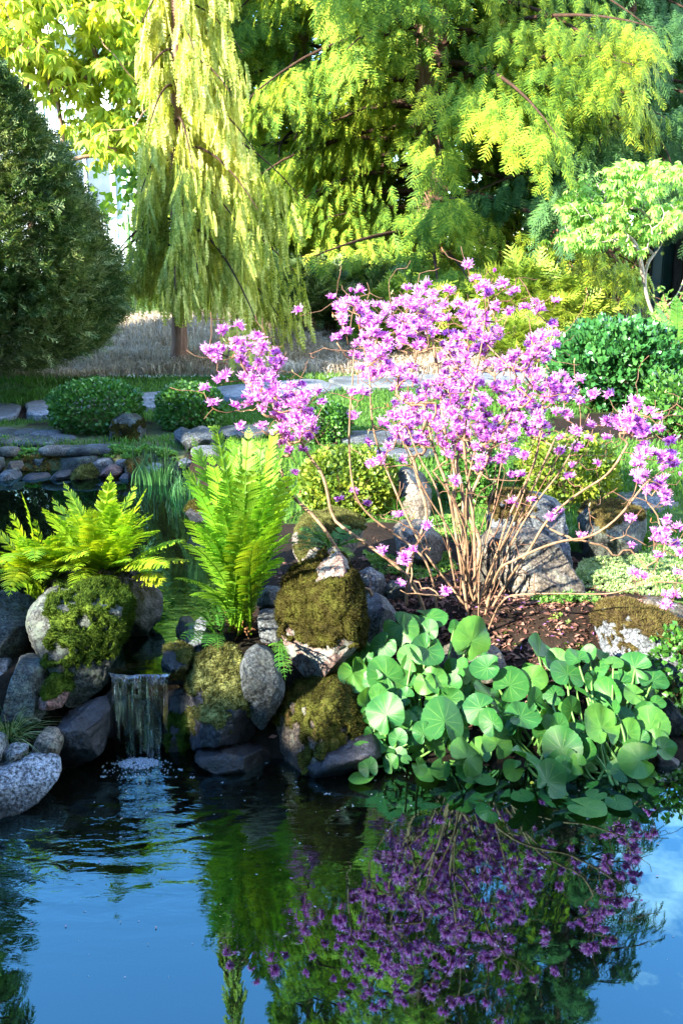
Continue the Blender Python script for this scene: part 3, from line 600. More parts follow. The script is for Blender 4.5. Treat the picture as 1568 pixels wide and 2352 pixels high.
# ---- far shore of the upper pond
rock('upright mossy boulder beside the round clipped bush on the far shore', [(254,968),(272,952),(316,953),(330,985),(337,1022),(300,1032),(256,1026)], 5.95, .16, GREY, [(MO_O, zone(.15, .9, .1, .82))], seed=50, top_tilt=.1, tuft=.014)
rock('pointed dark grey boulder on the far shore behind the tips of the tall fern', [(386,1042),(397,994),(414,983),(426,992),(480,974),(493,1000),(492,1044),(440,1060)], 5.75, .15, BLUE, seed=51)
FAR = [('large flat grey stone in the middle of the far shore wall', [(136,1048),(150,1050),(225,1044),(228,1062),(190,1082),(150,1080)], 5.62, .12, GREY, 0),
 ('rounded grey stone right of the flat grey one in the far shore wall', [(188,1078),(205,1058),(250,1054),(262,1070),(250,1085),(200,1088)], 5.56, .09, BLUE, 0),
 ('pinkish stone at the waterline of the far shore', [(226,1082),(232,1071),(262,1070),(282,1082),(272,1096),(235,1102)], 5.47, .07, PINK, 0),
 ('small blue-grey stone wedged above the pinkish stone on the far shore', [(262,1072),(268,1057),(290,1055),(294,1068),(284,1080),(268,1080)], 5.58, .06, BLUE, 0),
 ('stone with a brown moss cap on the far shore, left of the rushes', [(288,1082),(290,1062),(325,1056),(342,1066),(338,1088),(312,1099)], 5.50, .08, GREY, 1),
 ('white rounded stone half behind the rushes on the far shore', [(328,1090),(332,1074),(350,1064),(372,1070),(372,1092),(345,1098)], 5.46, .07, PALE, 0),
 ('whitish flat stone behind the rushes on the far shore', [(404,1062),(425,1054),(443,1060),(438,1072),(410,1074)], 5.50, .07, PALE, 0),
 ('small dark stone at the waterline right of the pinkish one', [(272,1100),(282,1088),(302,1088),(310,1100),(296,1108),(278,1108)], 5.42, .05, DARK, 0),
 ('low stone furred with pale yellow moss at the far waterline', [(166,1098),(180,1076),(205,1072),(222,1090),(222,1106),(180,1108)], 5.42, .08, BROWN, 2),
 ('dark blue stone at the far waterline left of the pale yellow moss', [(115,1100),(130,1084),(160,1082),(166,1098),(150,1108),(120,1108)], 5.42, .07, DARK, 0),
 ('wide dark stone at the far waterline under the reddish cushion plant', [(48,1104),(60,1090),(110,1088),(118,1102),(100,1112),(55,1112)], 5.41, .07, DARK, 0),
 ('blue-grey stone at the far waterline near the left edge', [(-6,1104),(8,1082),(40,1080),(50,1096),(44,1110),(0,1112)], 5.42, .08, BLUE, 0),
 ('small brown-grey stone in the far wall near the left edge', [(6,1076),(20,1062),(48,1060),(54,1072),(40,1082),(10,1082)], 5.50, .06, BROWN, 0),
 ('grey stone cut by the left edge in the far shore wall', [(-30,1084),(-20,1054),(2,1054),(8,1076),(0,1090),(-20,1092)], 5.50, .08, GREY, 0),
 ('flat stone behind the reddish cushion plant on the far shore', [(54,1060),(62,1050),(110,1048),(125,1058),(110,1068),(60,1068)], 5.66, .08, GREY, 0)]
for k, (lab, po, Y, T, m, mo) in enumerate(FAR):
    Y -= .05
    rock(lab, po, Y, T, m, [None, [(MO_B, top(.45, 1.5))], [(MO_Y, top(.2, 1.2))]][mo], sub=4, seed=60+k, cuts=4, tuft=.012, top_tilt=.3)
PAV = [('grey paving stone on the far bank at the left edge, nearest the path', -5, 1000, .16, .09), ('small grey paving stone on the far bank, second from the path', 62, 1000, .10, .06),
 ('cracked grey paving stone in the middle of the far bank paving', 40, 1018, .14, .06), ('broad paving stone left of the bare soil on the far bank', 92, 1016, .15, .08),
 ('narrow paving stone bordering the bare soil under the clipped bush', 138, 1012, .10, .05), ('paving stone near the far shore wall, left of the mossy boulder', 145, 1038, .14, .05),
 ('paving stone in front of the round clipped bush', 190, 1038, .11, .05), ('rounded paving stone touching the foot of the mossy boulder', 228, 1035, .10, .05),
 ('little white stone among the green mat plants at far left', 18, 1040, .07, .04), ('paving stone at the left edge behind the green mat plants', -28, 1022, .12, .06), ('dark paving stone at the corner of the bare soil', 108, 1002, .10, .05)]
for k, (lab, px, py, rx_, ry_) in enumerate(PAV):
    c = onground(px, py); U, F = ICO[3]
    q = (np.abs(U[:, 0])**3+np.abs(U[:, 1])**3+np.abs(U[:, 2])**3)**(-1/3)
    V = U*q[:, None]*[rx_, ry_*1.6, .028]; V[:, :2] *= (1+.16*vn(p3(U[:, 0]*1.6, U[:, 1]*1.6, k*1.7), k))[:, None]; V[:, 2] += .004*vn(V*30, k)
    o = obj('paving_stone', V+c+[0, 0, .006], F, [GREY, BLUE, SAND][k % 3], smooth=True, loc=c); tag(o, lab, 'paving stone', 'paving stones on the far bank')
for k, (lab, px, py, rx_, ry_) in enumerate([('flat blue-grey stepping stone in the lawn behind the shrub, left of the pale boulder', 860, 1015, .30, .12), ('stepping stone in the lawn seen between the shrub stems and the tall fern', 560, 1000, .16, .12),
        ('narrow stepping stone in the lawn just behind the flower mass', 905, 1052, .22, .07), ('small flat stone behind the tips of the tall fern', 480, 1046, .10, .06)]):
    c = onground(px, py); U, F = ICO[4]; q = (np.abs(U[:, 0])**4+np.abs(U[:, 1])**4+np.abs(U[:, 2])**3)**(-1/4)
    V = U*q[:, None]*[rx_, ry_*1.3, .03]; V[:, :2] *= (1+.1*vn(p3(U[:, 0]*1.6, U[:, 1]*1.6, k*2.7), k+9))[:, None]
    tag(obj('stepping_stone', V+c+[0, 0, .022], F, BLUE, smooth=True, loc=c), lab, 'stepping stone', 'stepping stones in the lawn')
# ================================================================ ferns
FERN_A = foliage('fern_frond', [(.1, (0.055, 0.16, 0.012)), (.5, (0.10, 0.26, 0.018)), (.9, (0.17, 0.34, 0.025))], .45, .5, .25, nscale=5, tint=(1.5, 1.25, .4), nmix=.6, usecol=True)
FERN_L = foliage('fern_lime', [(.1, (0.08, 0.20, 0.012)), (.5, (0.17, 0.33, 0.018)), (.9, (0.30, 0.44, 0.03))], .48, .5, .2, nscale=5, tint=(1.5, 1.25, .4), nmix=.6, usecol=True)
FERN_D = foliage('fern_deep', [(.1, (0.028, 0.10, 0.018)), (.5, (0.05, 0.17, 0.028)), (.9, (0.09, 0.24, 0.035))], .4, .5, .25, nscale=5, nmix=.6, usecol=True)
def frond(curve, side, W_, npair=34, tw=0.30, droop=.25, prof=1.25, base=.06, teeth=7, seed=0, lift=0.15):
    """curve: points from base to tip; side: vector across the frond; W_: longest pinna"""
    r = np.random.default_rng(seed); C_ = resample(curve, 0.01); L_ = len(C_)
    T = nrm(np.gradient(C_, axis=0)); S = nrm(side-T*(T @ side)[:, None]); Nn = np.cross(S, T)
    fc = r.uniform(.85, 1.3); fy = r.uniform(.85, 1.35)
    mb = MB(); rr = np.linspace(.0042, .0007, L_)*(.6+W_*6)
    k = np.linspace(0, L_-1, max(6, L_//3)).astype(int); tube(mb, C_[k], rr[k], 4, (1.0, .9, .6))
    tt = base+(1-base)*np.linspace(0, .995, npair)**.94
    for sgn in (-1, 1):
        for t in tt:
            i = min(L_-1, int(t*(L_-1))); tl = (t-base)/(1-base)
            ln = W_*max(.04, (math.sin(math.pi*min(1, max(0, tl)**prof*.985+.008)))**.75)*r.uniform(.92, 1.06)
            if tl > .93: ln *= .8
            d = nrm(S[i]*sgn+T[i]*(tw+.35*tl)+Nn[i]*(lift+r.normal(0, .07)))
            m = teeth*2+1; u = np.linspace(0, 1, m)
            pt = C_[i]+d*(ln*u)[:, None]-Nn[i]*(droop*ln*u*u)[:, None]+T[i]*(.12*ln*u*u)[:, None]
            hw = .30*(1-base)*len(C_)*.01/npair*2.3*(1-u*.85)**.6; hw = np.minimum(hw, ln*.3)
            tooth = np.where(np.arange(m) % 2 == 0, .45, 1.0); tooth[-1] = .12; w = (hw*tooth)[:, None]
            a = pt+T[i]*w+d*w*.5; b = pt-T[i]*w+d*w*.5
            V = np.concatenate([a, b]); q = np.arange(m-1)
            F = np.stack([q, q+1, q+m+1, q+m], -1) if sgn > 0 else np.stack([q+m, q+m+1, q+1, q], -1)
            sh = r.uniform(.85, 1.12); mb.add(V, F, (sh*fc*fy, sh*fc, sh*fc))
    return mb
def fern(label, base, tips, mat, W_=.05, npair=34, out=.35, cat='fern', group=None, crown=True, seed=0, droop=.25, name='fern', lw=1.0):
    """tips: list of (tip point, bow, hook)"""
    t = thing(name, label, cat, base, group); r = np.random.default_rng(seed); base = np.asarray(base, float)
    for k, (tip, bow, hook) in enumerate(tips):
        tip = np.asarray(tip, float); h = tip-base; hz = h*[1, 1, 0]; L_ = np.linalg.norm(h)
        b0 = base+np.array([r.normal(0, .018), r.normal(0, .018), 0.0])+nrm(hz+1e-6)*.02
        mid = base+h*.5+np.array([0, 0, 1])*L_*bow-nrm(hz+1e-6)*L_*bow*.55
        cv = bez(b0, mid, tip, 40)
        if hook > 0:
            d = nrm(cv[-1]-cv[-4]); o_ = nrm(hz+1e-6) if np.linalg.norm(hz) > .05 else np.array([1., 0, 0]); n_ = 14; p = cv[-1]; ex = []
            an = 0
            for q in range(n_):
                an += .30*(1+q*.08)*hook; dd = d*math.cos(an)+o_*math.sin(an); p = p+dd*.0065*(1-.03*q); ex.append(p)
            cv = np.concatenate([cv, ex])
        hd = nrm(hz+1e-6)
        sd = nrm(np.cross(nrm(tip-b0), -hd+np.array([0, 0, .25])))
        if not np.isfinite(sd).all() or np.linalg.norm(sd) < .5: sd = np.array([1., 0, 0])
        sd = nrm(sd+r.normal(0, .16, 3))
        w = W_*r.uniform(.85, 1.1)*min(1.0, .45+L_*lw)
        mb = frond(cv, sd, w, npair=max(14, int(npair*min(1.15, L_/.6))), droop=droop, seed=seed*100+k)
        mb.obj('frond', mat, parent=t)
    if crown:
        mb = MB()
        for k in range(60):
            a = r.uniform(0, 2*np.pi); l = r.uniform(.04, .11); d = nrm([math.cos(a), math.sin(a), r.uniform(-.3, 1.0)])
            p0 = base+np.array([math.cos(a), math.sin(a), 0])*r.uniform(0, .035)+[0, 0, r.uniform(-.02, .02)]
            tube(mb, bez(p0, p0+d*l*.5, p0+d*l+[0, 0, -.01], 5), np.linspace(.004, .0012, 5), 4, np.array([1, .8, .6])*r.uniform(.5, 1.3))
        mb.obj('old_stalks', M_STRAW, parent=t)
    return t
M_STRAW = simple('dead_fern_stalks', [(.3, (.06, .03, .015)), (.7, (.20, .12, .06))], 30, .8, usecol=True)
def tp(px, py, Y): return P(px, py, Y-.12)
B1 = P(556, 1448, 3.13)
tips = []
for px, py, Y, bow, hook in [(408,1052,3.28,.16,0),(440,1000,3.36,.12,0),(500,992,3.30,.08,1),(545,1010,3.42,.05,0),(572,978,3.36,.06,0),(628,998,3.36,.08,1.3),(655,1018,3.34,.10,0),(600,1030,3.46,.05,.8),
        (692,1104,3.10,.16,0),(655,1105,3.02,.12,.5),(478,1035,3.16,.11,0),(520,1075,3.02,.10,0),(565,1090,2.96,.09,.7),(600,1075,3.04,.08,0),(620,1120,2.92,.10,0),(505,1150,2.88,.16,0),(560,1180,2.84,.15,0),
        (450,1120,3.05,.14,.5),(425,1190,3.00,.18,0),(418,1245,2.98,.2,0),(452,1200,2.92,.18,0),(640,1190,2.92,.16,0),(665,1225,3.06,.18,0),(650,1280,3.0,.2,0),(400,1330,3.02,.22,0),(440,1370,2.92,.22,0),(590,1240,2.84,.18,0),(530,1000,3.5,.04,0),(660,1060,3.5,.06,0)]:
    tips.append((tp(px, py, Y), bow, hook))
fern('tall bright green fern with upright plumes, the largest fern, right of the waterfall', B1, tips, FERN_A, .060, 46, seed=1, lw=1.1)
B1b = P(505, 1462, 3.02)
fern('small low fern at the left foot of the tall upright fern', B1b, [(tp(a, b, Y), .15, 0) for a, b, Y in [(430,1400,2.95),(425,1440,2.92),(440,1480,2.86),(470,1490,2.82),(455,1370,3.0),(490,1385,3.05),(540,1400,2.9),(500,1495,2.82),(415,1470,2.9)]], FERN_D, .035, 26, seed=2, crown=False)
# left group: three crowns
def ring(base, n, l, seed, zt=(.25, .42), jitter=.25, az=None):
    r = np.random.default_rng(seed); out_ = []
    for k in range(n):
        a = (k+r.uniform(-jitter, jitter))/n*2*np.pi if az is None else r.uniform(*az); q = r.uniform(.55, 1.1)*l; z = r.uniform(*zt)
        out_.append((base+np.array([math.cos(a)*q, math.sin(a)*q, z]), r.uniform(.12, .28), 0))
    return out_
def more(l, seed, n=1, dz=.02, dx=.05, up=0.0):
    r = np.random.default_rng(seed); return l+[(t_+np.array([r.normal(0, dx), r.normal(0, dx), r.normal(up, dz)]), b_+r.uniform(-.03, .06), 0) for t_, b_, h_ in l for _ in range(n)]
LB = P(235, 1375, 3.32); tl = [(tp(*a), b, c) for a, b, c in [((288,1142,3.46),.06,0),((322,1172,3.42),.10,0),((245,1138,3.46),.06,0),((262,1165,3.3),.08,.6),((205,1165,3.48),.08,0),((150,1165,3.5),.12,0),((330,1215,3.3),.14,0),((225,1190,3.2),.08,0),((180,1205,3.3),.12,.5),((380,1268,3.3),.18,0),((375,1345,3.26),.22,0),((350,1310,3.15),.2,0),((300,1235,3.1),.12,0),((240,1240,3.08),.14,0),((250,1385,3.04),.36,0),((170,1290,3.12),.24,0),((300,1290,3.12),.2,0),((395,1395,3.35),.2,0)]]
fern('leafy yellow-green fern standing behind the dark angular boulder, left pond side', LB, more(tl, 3, 2, dz=.03, dx=.05, up=.05), FERN_L, .056, 42, seed=3, crown=False)
LB2 = P(100, 1372, 3.30); tl = [(tp(*a), b, c) for a, b, c in [((78,1188,3.42),.14,0),((20,1232,3.4),.14,0),((-20,1290,3.35),.16,0),((120,1225,3.35),.08,0),((60,1245,3.25),.1,.5),((0,1330,3.12),.2,0),((20,1370,3.0),.34,0),((95,1340,3.02),.32,0),((60,1290,3.1),.2,0),((140,1260,3.2),.12,0),((105,1300,3.1),.16,0),((50,1300,3.1),.18,0),((160,1310,3.1),.2,0),((10,1270,3.2),.16,0)]]
fern('lower fern with spreading fronds at the left edge above the smooth grey boulder', LB2, more(tl, 4, 2, dz=.03, dx=.05, up=.04), FERN_L, .056, 40, seed=4, crown=False)
LB3 = P(300, 1388, 3.42)
fern('blue-green fern with flat fronds leaning over the channel behind the dark angular boulder', LB3, [(tp(a, b, Y), .16, 0) for a, b, Y in [(360,1230,3.6),(390,1290,3.6),(400,1340,3.5),(370,1400,3.35),(330,1260,3.5),(345,1370,3.3),(410,1380,3.5),(310,1300,3.3)]], FERN_D, .05, 28, seed=5, crown=False)
B3 = P(762, 1262, 3.42)
fern('flat-fronded fern spreading over the low boulder behind the tall standing stone', B3, [(tp(a, b, Y), .14, 0) for a, b, Y in [(668,1232,3.5),(690,1212,3.6),(720,1200,3.62),(830,1216,3.6),(840,1240,3.5),(805,1285,3.25),(680,1265,3.35),(735,1225,3.3),(650,1250,3.4),(800,1205,3.7)]], FERN_D, .05, 26, seed=6, crown=False)
B4 = P(642, 1470, 2.92)
fern('tiny fern hanging in the crevice between the oval stone and the standing stone', B4, [(tp(a, b, Y), .12, 0) for a, b, Y in [(655,1562,2.80),(668,1548,2.80),(640,1545,2.78),(662,1510,2.8),(630,1500,2.84)]], FERN_D, .022, 22, seed=7, crown=False)
B5 = onground(1545, 860)
fern('loose fern at the right edge beyond the broad-leaved shrub', B5, ring(B5, 13, .38, 8, (.30, .72)), FERN_D, .075, 22, seed=8, crown=False)
B6 = P(905, 1185, 4.15)
fern('small fern sprouting beside the pale sunlit boulder', B6, [(tp(a, b, Y), .12, 0) for a, b, Y in [(930,1140,4.2),(905,1145,4.2),(885,1165,4.1),(940,1165,4.1)]], FERN_D, .03, 16, seed=9, crown=False)
# brown fern stump at right edge
mb = MB(); c = onground(1552, 868)
for k in range(150):
    a = rnd.uniform(0, 6.28); q = rnd.uniform(0, .13); p0 = c+[q*math.cos(a), q*math.sin(a), 0]; l = rnd.uniform(.10, .30)
    tube(mb, bez(p0, p0+[0, 0, l*.6], p0+[.25*q*math.cos(a)*2, .25*q*math.sin(a)*2, l], 4), [.009, .008, .006, .003], 4, np.array([1.3, .8, .5])*rnd.uniform(.5, 1.4))
tag(mb.obj('fern_stump', M_STRAW, loc=c), 'rust-brown tuft of cut stems at the right edge behind the broad-leaved shrub', 'dead plant')

# ================================================================ round-leaved marsh plants
def leafmat():
    m, nt, out = new_mat('round_leaf'); L = nt.links.new
    uv = N(nt, 'ShaderNodeUVMap', uv_map='UVMap'); sp = N(nt, 'ShaderNodeSeparateXYZ'); L(uv.outputs[0], sp.inputs[0])
    oi = N(nt, 'ShaderNodeObjectInfo')
    # x = angle 0..1, y = radius 0..1: pale veins fan out from the stalk
    mu = N(nt, 'ShaderNodeMath', operation='MULTIPLY'); mu.inputs[1].default_value = 11*6.2832; L(sp.outputs['X'], mu.inputs[0])
    co = N(nt, 'ShaderNodeMath', operation='COSINE'); L(mu.outputs[0], co.inputs[0])
    mr = N(nt, 'ShaderNodeMapRange'); mr.inputs['From Min'].default_value = .80; mr.inputs['From Max'].default_value = 1.0; L(co.outputs[0], mr.inputs['Value'])
    fd = N(nt, 'ShaderNodeMapRange'); fd.inputs['From Min'].default_value = .95; fd.inputs['From Max'].default_value = .1; L(sp.outputs['Y'], fd.inputs['Value'])
    vm = N(nt, 'ShaderNodeMath', operation='MULTIPLY'); L(mr.outputs[0], vm.inputs[0]); L(fd.outputs[0], vm.inputs[1])
    t = N(nt, 'ShaderNodeTexCoord'); n = N(nt, 'ShaderNodeTexNoise', Scale=38, Detail=5.0, Roughness=.65); L(t.outputs['Object'], n.inputs['Vector'])
    a = N(nt, 'ShaderNodeMath', operation='MULTIPLY_ADD'); a.inputs[1].default_value = .45; L(oi.outputs['Random'], a.inputs[0]); 
    b = N(nt, 'ShaderNodeMath', operation='MULTIPLY'); b.inputs[1].default_value = .55; L(n.outputs['Fac'], b.inputs[0]); L(b.outputs[0], a.inputs[2])
    r = ramp(nt, [(.15, (.010, .074, .018)), (.5, (.026, .122, .022)), (.85, (.080, .205, .030))]); L(a.outputs[0], r.inputs['Fac'])
    mx = N(nt, 'ShaderNodeMixRGB'); mx.inputs['Color2'].default_value = (.10, .22, .04, 1); L(vm.outputs[0], mx.inputs['Fac']); L(r.outputs[0], mx.inputs['Color1'])
    n3 = N(nt, 'ShaderNodeTexNoise', Scale=300, Detail=1.0); L(t.outputs['Object'], n3.inputs['Vector'])
    r3 = ramp(nt, [(.70, (0, 0, 0)), (.76, (1, 1, 1))]); L(n3.outputs['Fac'], r3.inputs['Fac'])
    m5 = N(nt, 'ShaderNodeMixRGB'); m5.inputs['Color2'].default_value = (.16, .19, .09, 1); L(r3.outputs[0], m5.inputs['Fac']); L(mx.outputs[0], m5.inputs['Color1'])
    p = N(nt, 'ShaderNodeBsdfPrincipled'); p.inputs['Roughness'].default_value = .5; p.inputs['Specular IOR Level'].default_value = .32; L(m5.outputs[0], p.inputs['Base Color'])
    bm = N(nt, 'ShaderNodeBump', Strength=.18, Distance=.003); ba = N(nt, 'ShaderNodeMath', operation='SUBTRACT'); L(n.outputs['Fac'], ba.inputs[0]); L(vm.outputs[0], ba.inputs[1]); L(ba.outputs[0], bm.inputs['Height']); L(bm.outputs[0], p.inputs['Normal'])
    tr = N(nt, 'ShaderNodeBsdfTranslucent'); tm = N(nt, 'ShaderNodeMixRGB', blend_type='MULTIPLY'); tm.inputs['Fac'].default_value = 1; tm.inputs['Color2'].default_value = (1.6, 1.15, .3, 1); L(mx.outputs[0], tm.inputs['Color1']); L(tm.outputs[0], tr.inputs['Color'])
    mi = N(nt, 'ShaderNodeMixShader'); mi.inputs[0].default_value = .33; L(p.outputs[0], mi.inputs[1]); L(tr.outputs[0], mi.inputs[2]); L(mi.outputs[0], out.inputs['Surface'])
    return m
M_LEAF = leafmat()
M_STALK = simple('leaf_stalk', [(.3, (.04, .12, .02)), (.7, (.10, .22, .04))], 20, .5, .4)
def round_leaf(c, n, rot, R_, seed, flat=False):
    r = np.random.default_rng(seed); na, nr = 56, 7
    a = np.linspace(.13, 2*np.pi-.13, na); cup = 0 if flat else r.uniform(-.12, .30); wav = r.uniform(.03, .12)*(.4 if flat else 1); ph = r.uniform(0, 6, 3)
    fold = 0 if flat else r.uniform(-.25, .5)
    V = []; UV = []
    for j in range(nr+1):
        u = j/nr
        notch = 1-.80*np.exp(-(np.minimum(a, 2*np.pi-a)/.22)**2)*1.0
        rad = (1.0+.10*np.cos(a-np.pi)+.10*np.cos(2*(a-np.pi))*.5)*notch+.020*np.cos(a*27)*(u > .95)+.035*np.cos(3*a+ph[0])
        x = u*rad*np.cos(a); y = u*rad*np.sin(a)
        z = cup*u*u+wav*u*u*np.sin(3*a+ph[1])+wav*.7*u*u*np.sin(5*a+ph[2])-fold*np.abs(y)*.5+.005*np.cos(a*11)*u*(1-u)*2
        z = z+.25*u*np.exp(-(np.minimum(a, 2*np.pi-a)/.5)**2)*(0 if flat else r.uniform(.1, .8))
        V.append(np.stack([x, y, z], -1)); UV.append(np.stack([a/(2*np.pi), np.full(na, u)], -1))
    V = np.concatenate(V)*R_; UV = np.concatenate(UV)
    n = nrm(n); x0 = nrm(np.cross([0., 1, 0], n)) if abs(n[1]) < .95 else nrm(np.cross([0., 0, 1], n)); y0 = np.cross(n, x0)
    xr = x0*math.cos(rot)+y0*math.sin(rot); yr = np.cross(n, xr)
    Vw = V[:, :1]*xr+V[:, 1:2]*yr+V[:, 2:]*n+c
    F = []
    for j in range(nr):
        for i in range(na-1): F.append((j*na+i, j*na+i+1, (j+1)*na+i+1, (j+1)*na+i) if j else (0, na+i+1, na+i, na+i))
    F4 = [f for f in F if f[2] != f[3]]; F3 = [f[:3] for f in F if f[2] == f[3]]
    return Vw, [np.array(F3), np.array(F4)], UV
LEFT = [(95,550,85,0),(90,665,75,0),(240,680,85,0),(230,540,60,0),(300,450,78,0),(345,470,70,0),(425,415,75,1),(430,475,45,0),(420,560,80,0),(395,650,85,0),(145,585,42,0),(150,810,80,0),(240,850,90,0),(205,770,48,0),(325,770,45,0),(470,720,60,0),(410,705,50,0),
 (290,960,45,0),(405,935,50,0),(500,880,105,0),(485,800,80,0),(560,740,60,0),(600,1040,95,0),(620,520,95,2),(545,460,30,2),(580,640,45,0),(350,600,60,0),(180,700,55,0),(520,780,55,0),(300,880,50,0),(160,1090,46,0),(380,1080,40,0),(330,1050,25,0)]
RIGHT = [(620,690,60,0),(690,640,65,0),(700,760,75,0),(660,820,75,0),(790,720,80,0),(890,690,65,0),(925,585,88,0),(840,860,80,0),(735,980,75,0),(715,890,60,0),(965,860,112,0),(870,1050,85,0),(1050,670,82,0),(1095,600,55,1),(1165,650,65,0),(1140,580,40,0),(1140,770,60,0),(1070,830,62,0),
 (1025,1010,95,0),(1090,940,65,0),(1230,765,72,0),(1200,590,60,0),(1255,620,42,1),(1350,640,76,0),(1285,710,72,0),(1430,700,70,1),(1350,760,50,0),(1260,840,60,0),(1200,910,95,0),(1320,935,60,0),(1420,910,88,0),(1400,840,50,0),(1415,775,60,0),(1440,800,45,1),(1475,1000,55,0),(1375,1055,85,0),
 (1300,1110,50,0),(1265,1095,38,0),(1410,1130,45,0),(960,1150,90,0),(1100,1075,50,0),(1030,1080,48,0),(810,1095,52,0),(990,760,50,0),(1010,900,50,0),(900,790,55,0),(1190,820,55,0),(1300,860,50,0),(760,840,50,0),(1150,1010,50,0),(1340,1010,45,0)]
FLOATL = [(130,1130,58),(440,1120,72),(675,1137,52),(505,1090,22)]
FLOATR = [(1130,1262,88),(1275,1240,62),(845,1210,55),(1022,1208,36),(1355,1180,38),(1180,1205,50)]
def clump(label, leaves, floats, bases, seed):
    base = np.array(bases[0]); t = thing('marsh_plant', label, 'water plant', base); r = np.random.default_rng(seed)
    fill = [(a+r.normal(0, 45), min(1120, b+r.normal(25, 40)), c_*r.uniform(.6, .95), 3) for a, b, c_, q in leaves if r.random() < .85 and 540 < b < 1090][:98-len(leaves)-len(floats)]
    xs_ = [q[0] for q in leaves]; nx_ = 97-len(leaves)-len(fill)-len(floats)
    for _ in range(max(0, nx_)):
        a_ = r.uniform(min(xs_), max(xs_)); fill.append((a_, r.uniform(np.interp(a_, [0, 300, 620, 900, 1480], [600, 520, 700, 620, 720]), 1110), r.uniform(40, 62), 3))
    for k, (zx, zy, zr, kind) in enumerate(leaves+fill):
        px, py = 764.2+zx*.5127, 1205.7+zy*.5127; Y = np.interp(py, [1420, 1500, 1600, 1700, 1820], [3.10, 2.98, 2.84, 2.70, 2.52])+r.uniform(-.05, .05)-.05+(.06 if kind == 3 else 0)
        c = P(px, py, Y); c[2] = max(c[2], .03); R_ = zr*.5127/F_PX*Y*1.12
        if kind in (0, 3): n = [r.normal(0, .42), -.66+r.normal(0, .30), .62+r.normal(0, .2)]
        elif kind == 1: n = [r.normal(-.2, .2), -.25, .9]
        else: n = [.35, -.85, .25]
        n = nrm(n); rot = r.normal(-1.57, .9) if r.random() < .75 else r.uniform(0, 6.28)
        V, F, uv = round_leaf(c, n, rot, R_, seed*100+k)
        lf = obj('leaf', V, F, M_LEAF, parent=t, smooth=True, uv=uv)
        b = min(bases, key=lambda q: abs(q[0]-c[0])+r.uniform(0, .25)); b = np.array(b)+[r.normal(0, .035), r.normal(0, .03), 0]
        mb = MB(); q = c-n*.004; mid = (q*.6+b*.4)+np.array([0, .03, max(0.02, .25*np.linalg.norm(q-b))])*.6
        mid = q-n*.05*1.2+np.array([0, 0, -.05]); mid = mid*.6+b*.4+[0, 0, .02]
        tube(mb, bez(q, mid, b, 9), np.linspace(.0032, .0055, 9), 5); mb.obj('stalk', M_STALK, parent=lf, smooth=True)
    for k, (zx, zy, zr) in enumerate(floats):
        c = PZ(764.2+zx*.5127, 1205.7+zy*.5127, .012); R_ = zr*.5127/F_PX*c[1]*1.1
        V, F, uv = round_leaf(c, [r.normal(0, .06), r.normal(0, .06), 1], r.uniform(0, 6.28), R_, seed*100+90+k, True); V[:, 2] = np.maximum(V[:, 2], .004)
        obj('floating_leaf', V, F, M_LEAF, parent=t, smooth=True, uv=uv)
    return t
def zb(zx, zy): return tuple(PZ(764.2+zx*.5127, 1205.7+zy*.5127, -.01))
clump('left clump of round-leaved marsh plants rising from the water beside the mossy stones', LEFT, FLOATL, [zb(235, 1060), zb(290, 1040), zb(400, 1030), zb(520, 1050)], 5)
clump('large right clump of round-leaved marsh plants at the water edge, leaves scalloped', RIGHT, FLOATR, [zb(1170, 1150), zb(1230, 1155), zb(1100, 1120), zb(950, 1060), zb(1290, 1140), zb(840, 1040)], 6)
# a single yellow petal resting on the lowest scalloped leaf
c = P(764.2+890*.5127, 1205.7+1155*.5127, 2.50); U, F = ICO[3]
tag(obj('fallen_petal', U*[.0055, .0045, .004]+c, F, simple('yellow_petal', [(.3, (.75, .60, .04)), (.7, (.85, .72, .08))], 5, .5), smooth=True, loc=c), 'tiny yellow petal lying on the lowest round scalloped leaf', 'petal')

# ================================================================ waterfall and foam
m, nt, out = new_mat('falling_water'); L = nt.links.new
t_ = N(nt, 'ShaderNodeTexCoord'); mp = N(nt, 'ShaderNodeMapping'); mp.inputs['Scale'].default_value = (44, 7, 7); L(t_.outputs['Object'], mp.inputs['Vector'])
n = N(nt, 'ShaderNodeTexNoise', Scale=1.0, Detail=5.0, Roughness=.6, Distortion=1.6); L(mp.outputs[0], n.inputs['Vector'])
r = ramp(nt, [(.60, (0, 0, 0)), (.72, (.6, .6, .6))]); L(n.outputs['Fac'], r.inputs['Fac'])
gl = N(nt, 'ShaderNodeBsdfGlossy', Roughness=.04); bm = N(nt, 'ShaderNodeBump', Strength=1.0, Distance=.01); L(n.outputs['Fac'], bm.inputs['Height']); L(bm.outputs[0], gl.inputs['Normal'])
fr = N(nt, 'ShaderNodeFresnel', IOR=1.45); L(bm.outputs[0], fr.inputs['Normal'])
tr = N(nt, 'ShaderNodeBsdfTransparent'); tr.inputs['Color'].default_value = (.80, .85, .85, 1)
df = N(nt, 'ShaderNodeBsdfDiffuse'); df.inputs['Color'].default_value = (.30, .36, .42, 1); tl_ = N(nt, 'ShaderNodeBsdfTranslucent'); tl_.inputs['Color'].default_value = (.5, .6, .68, 1)
ds = N(nt, 'ShaderNodeMixShader'); L(df.outputs[0], ds.inputs[1]); L(tl_.outputs[0], ds.inputs[2])
a = N(nt, 'ShaderNodeMixShader'); L(r.outputs[0], a.inputs[0]); L(tr.outputs[0], a.inputs[1]); L(ds.outputs[0], a.inputs[2])
b = N(nt, 'ShaderNodeMixShader'); L(fr.outputs[0], b.inputs[0]); L(a.outputs[0], b.inputs[1]); L(gl.outputs[0], b.inputs[2]); L(b.outputs[0], out.inputs['Surface'])
M_FALL = m
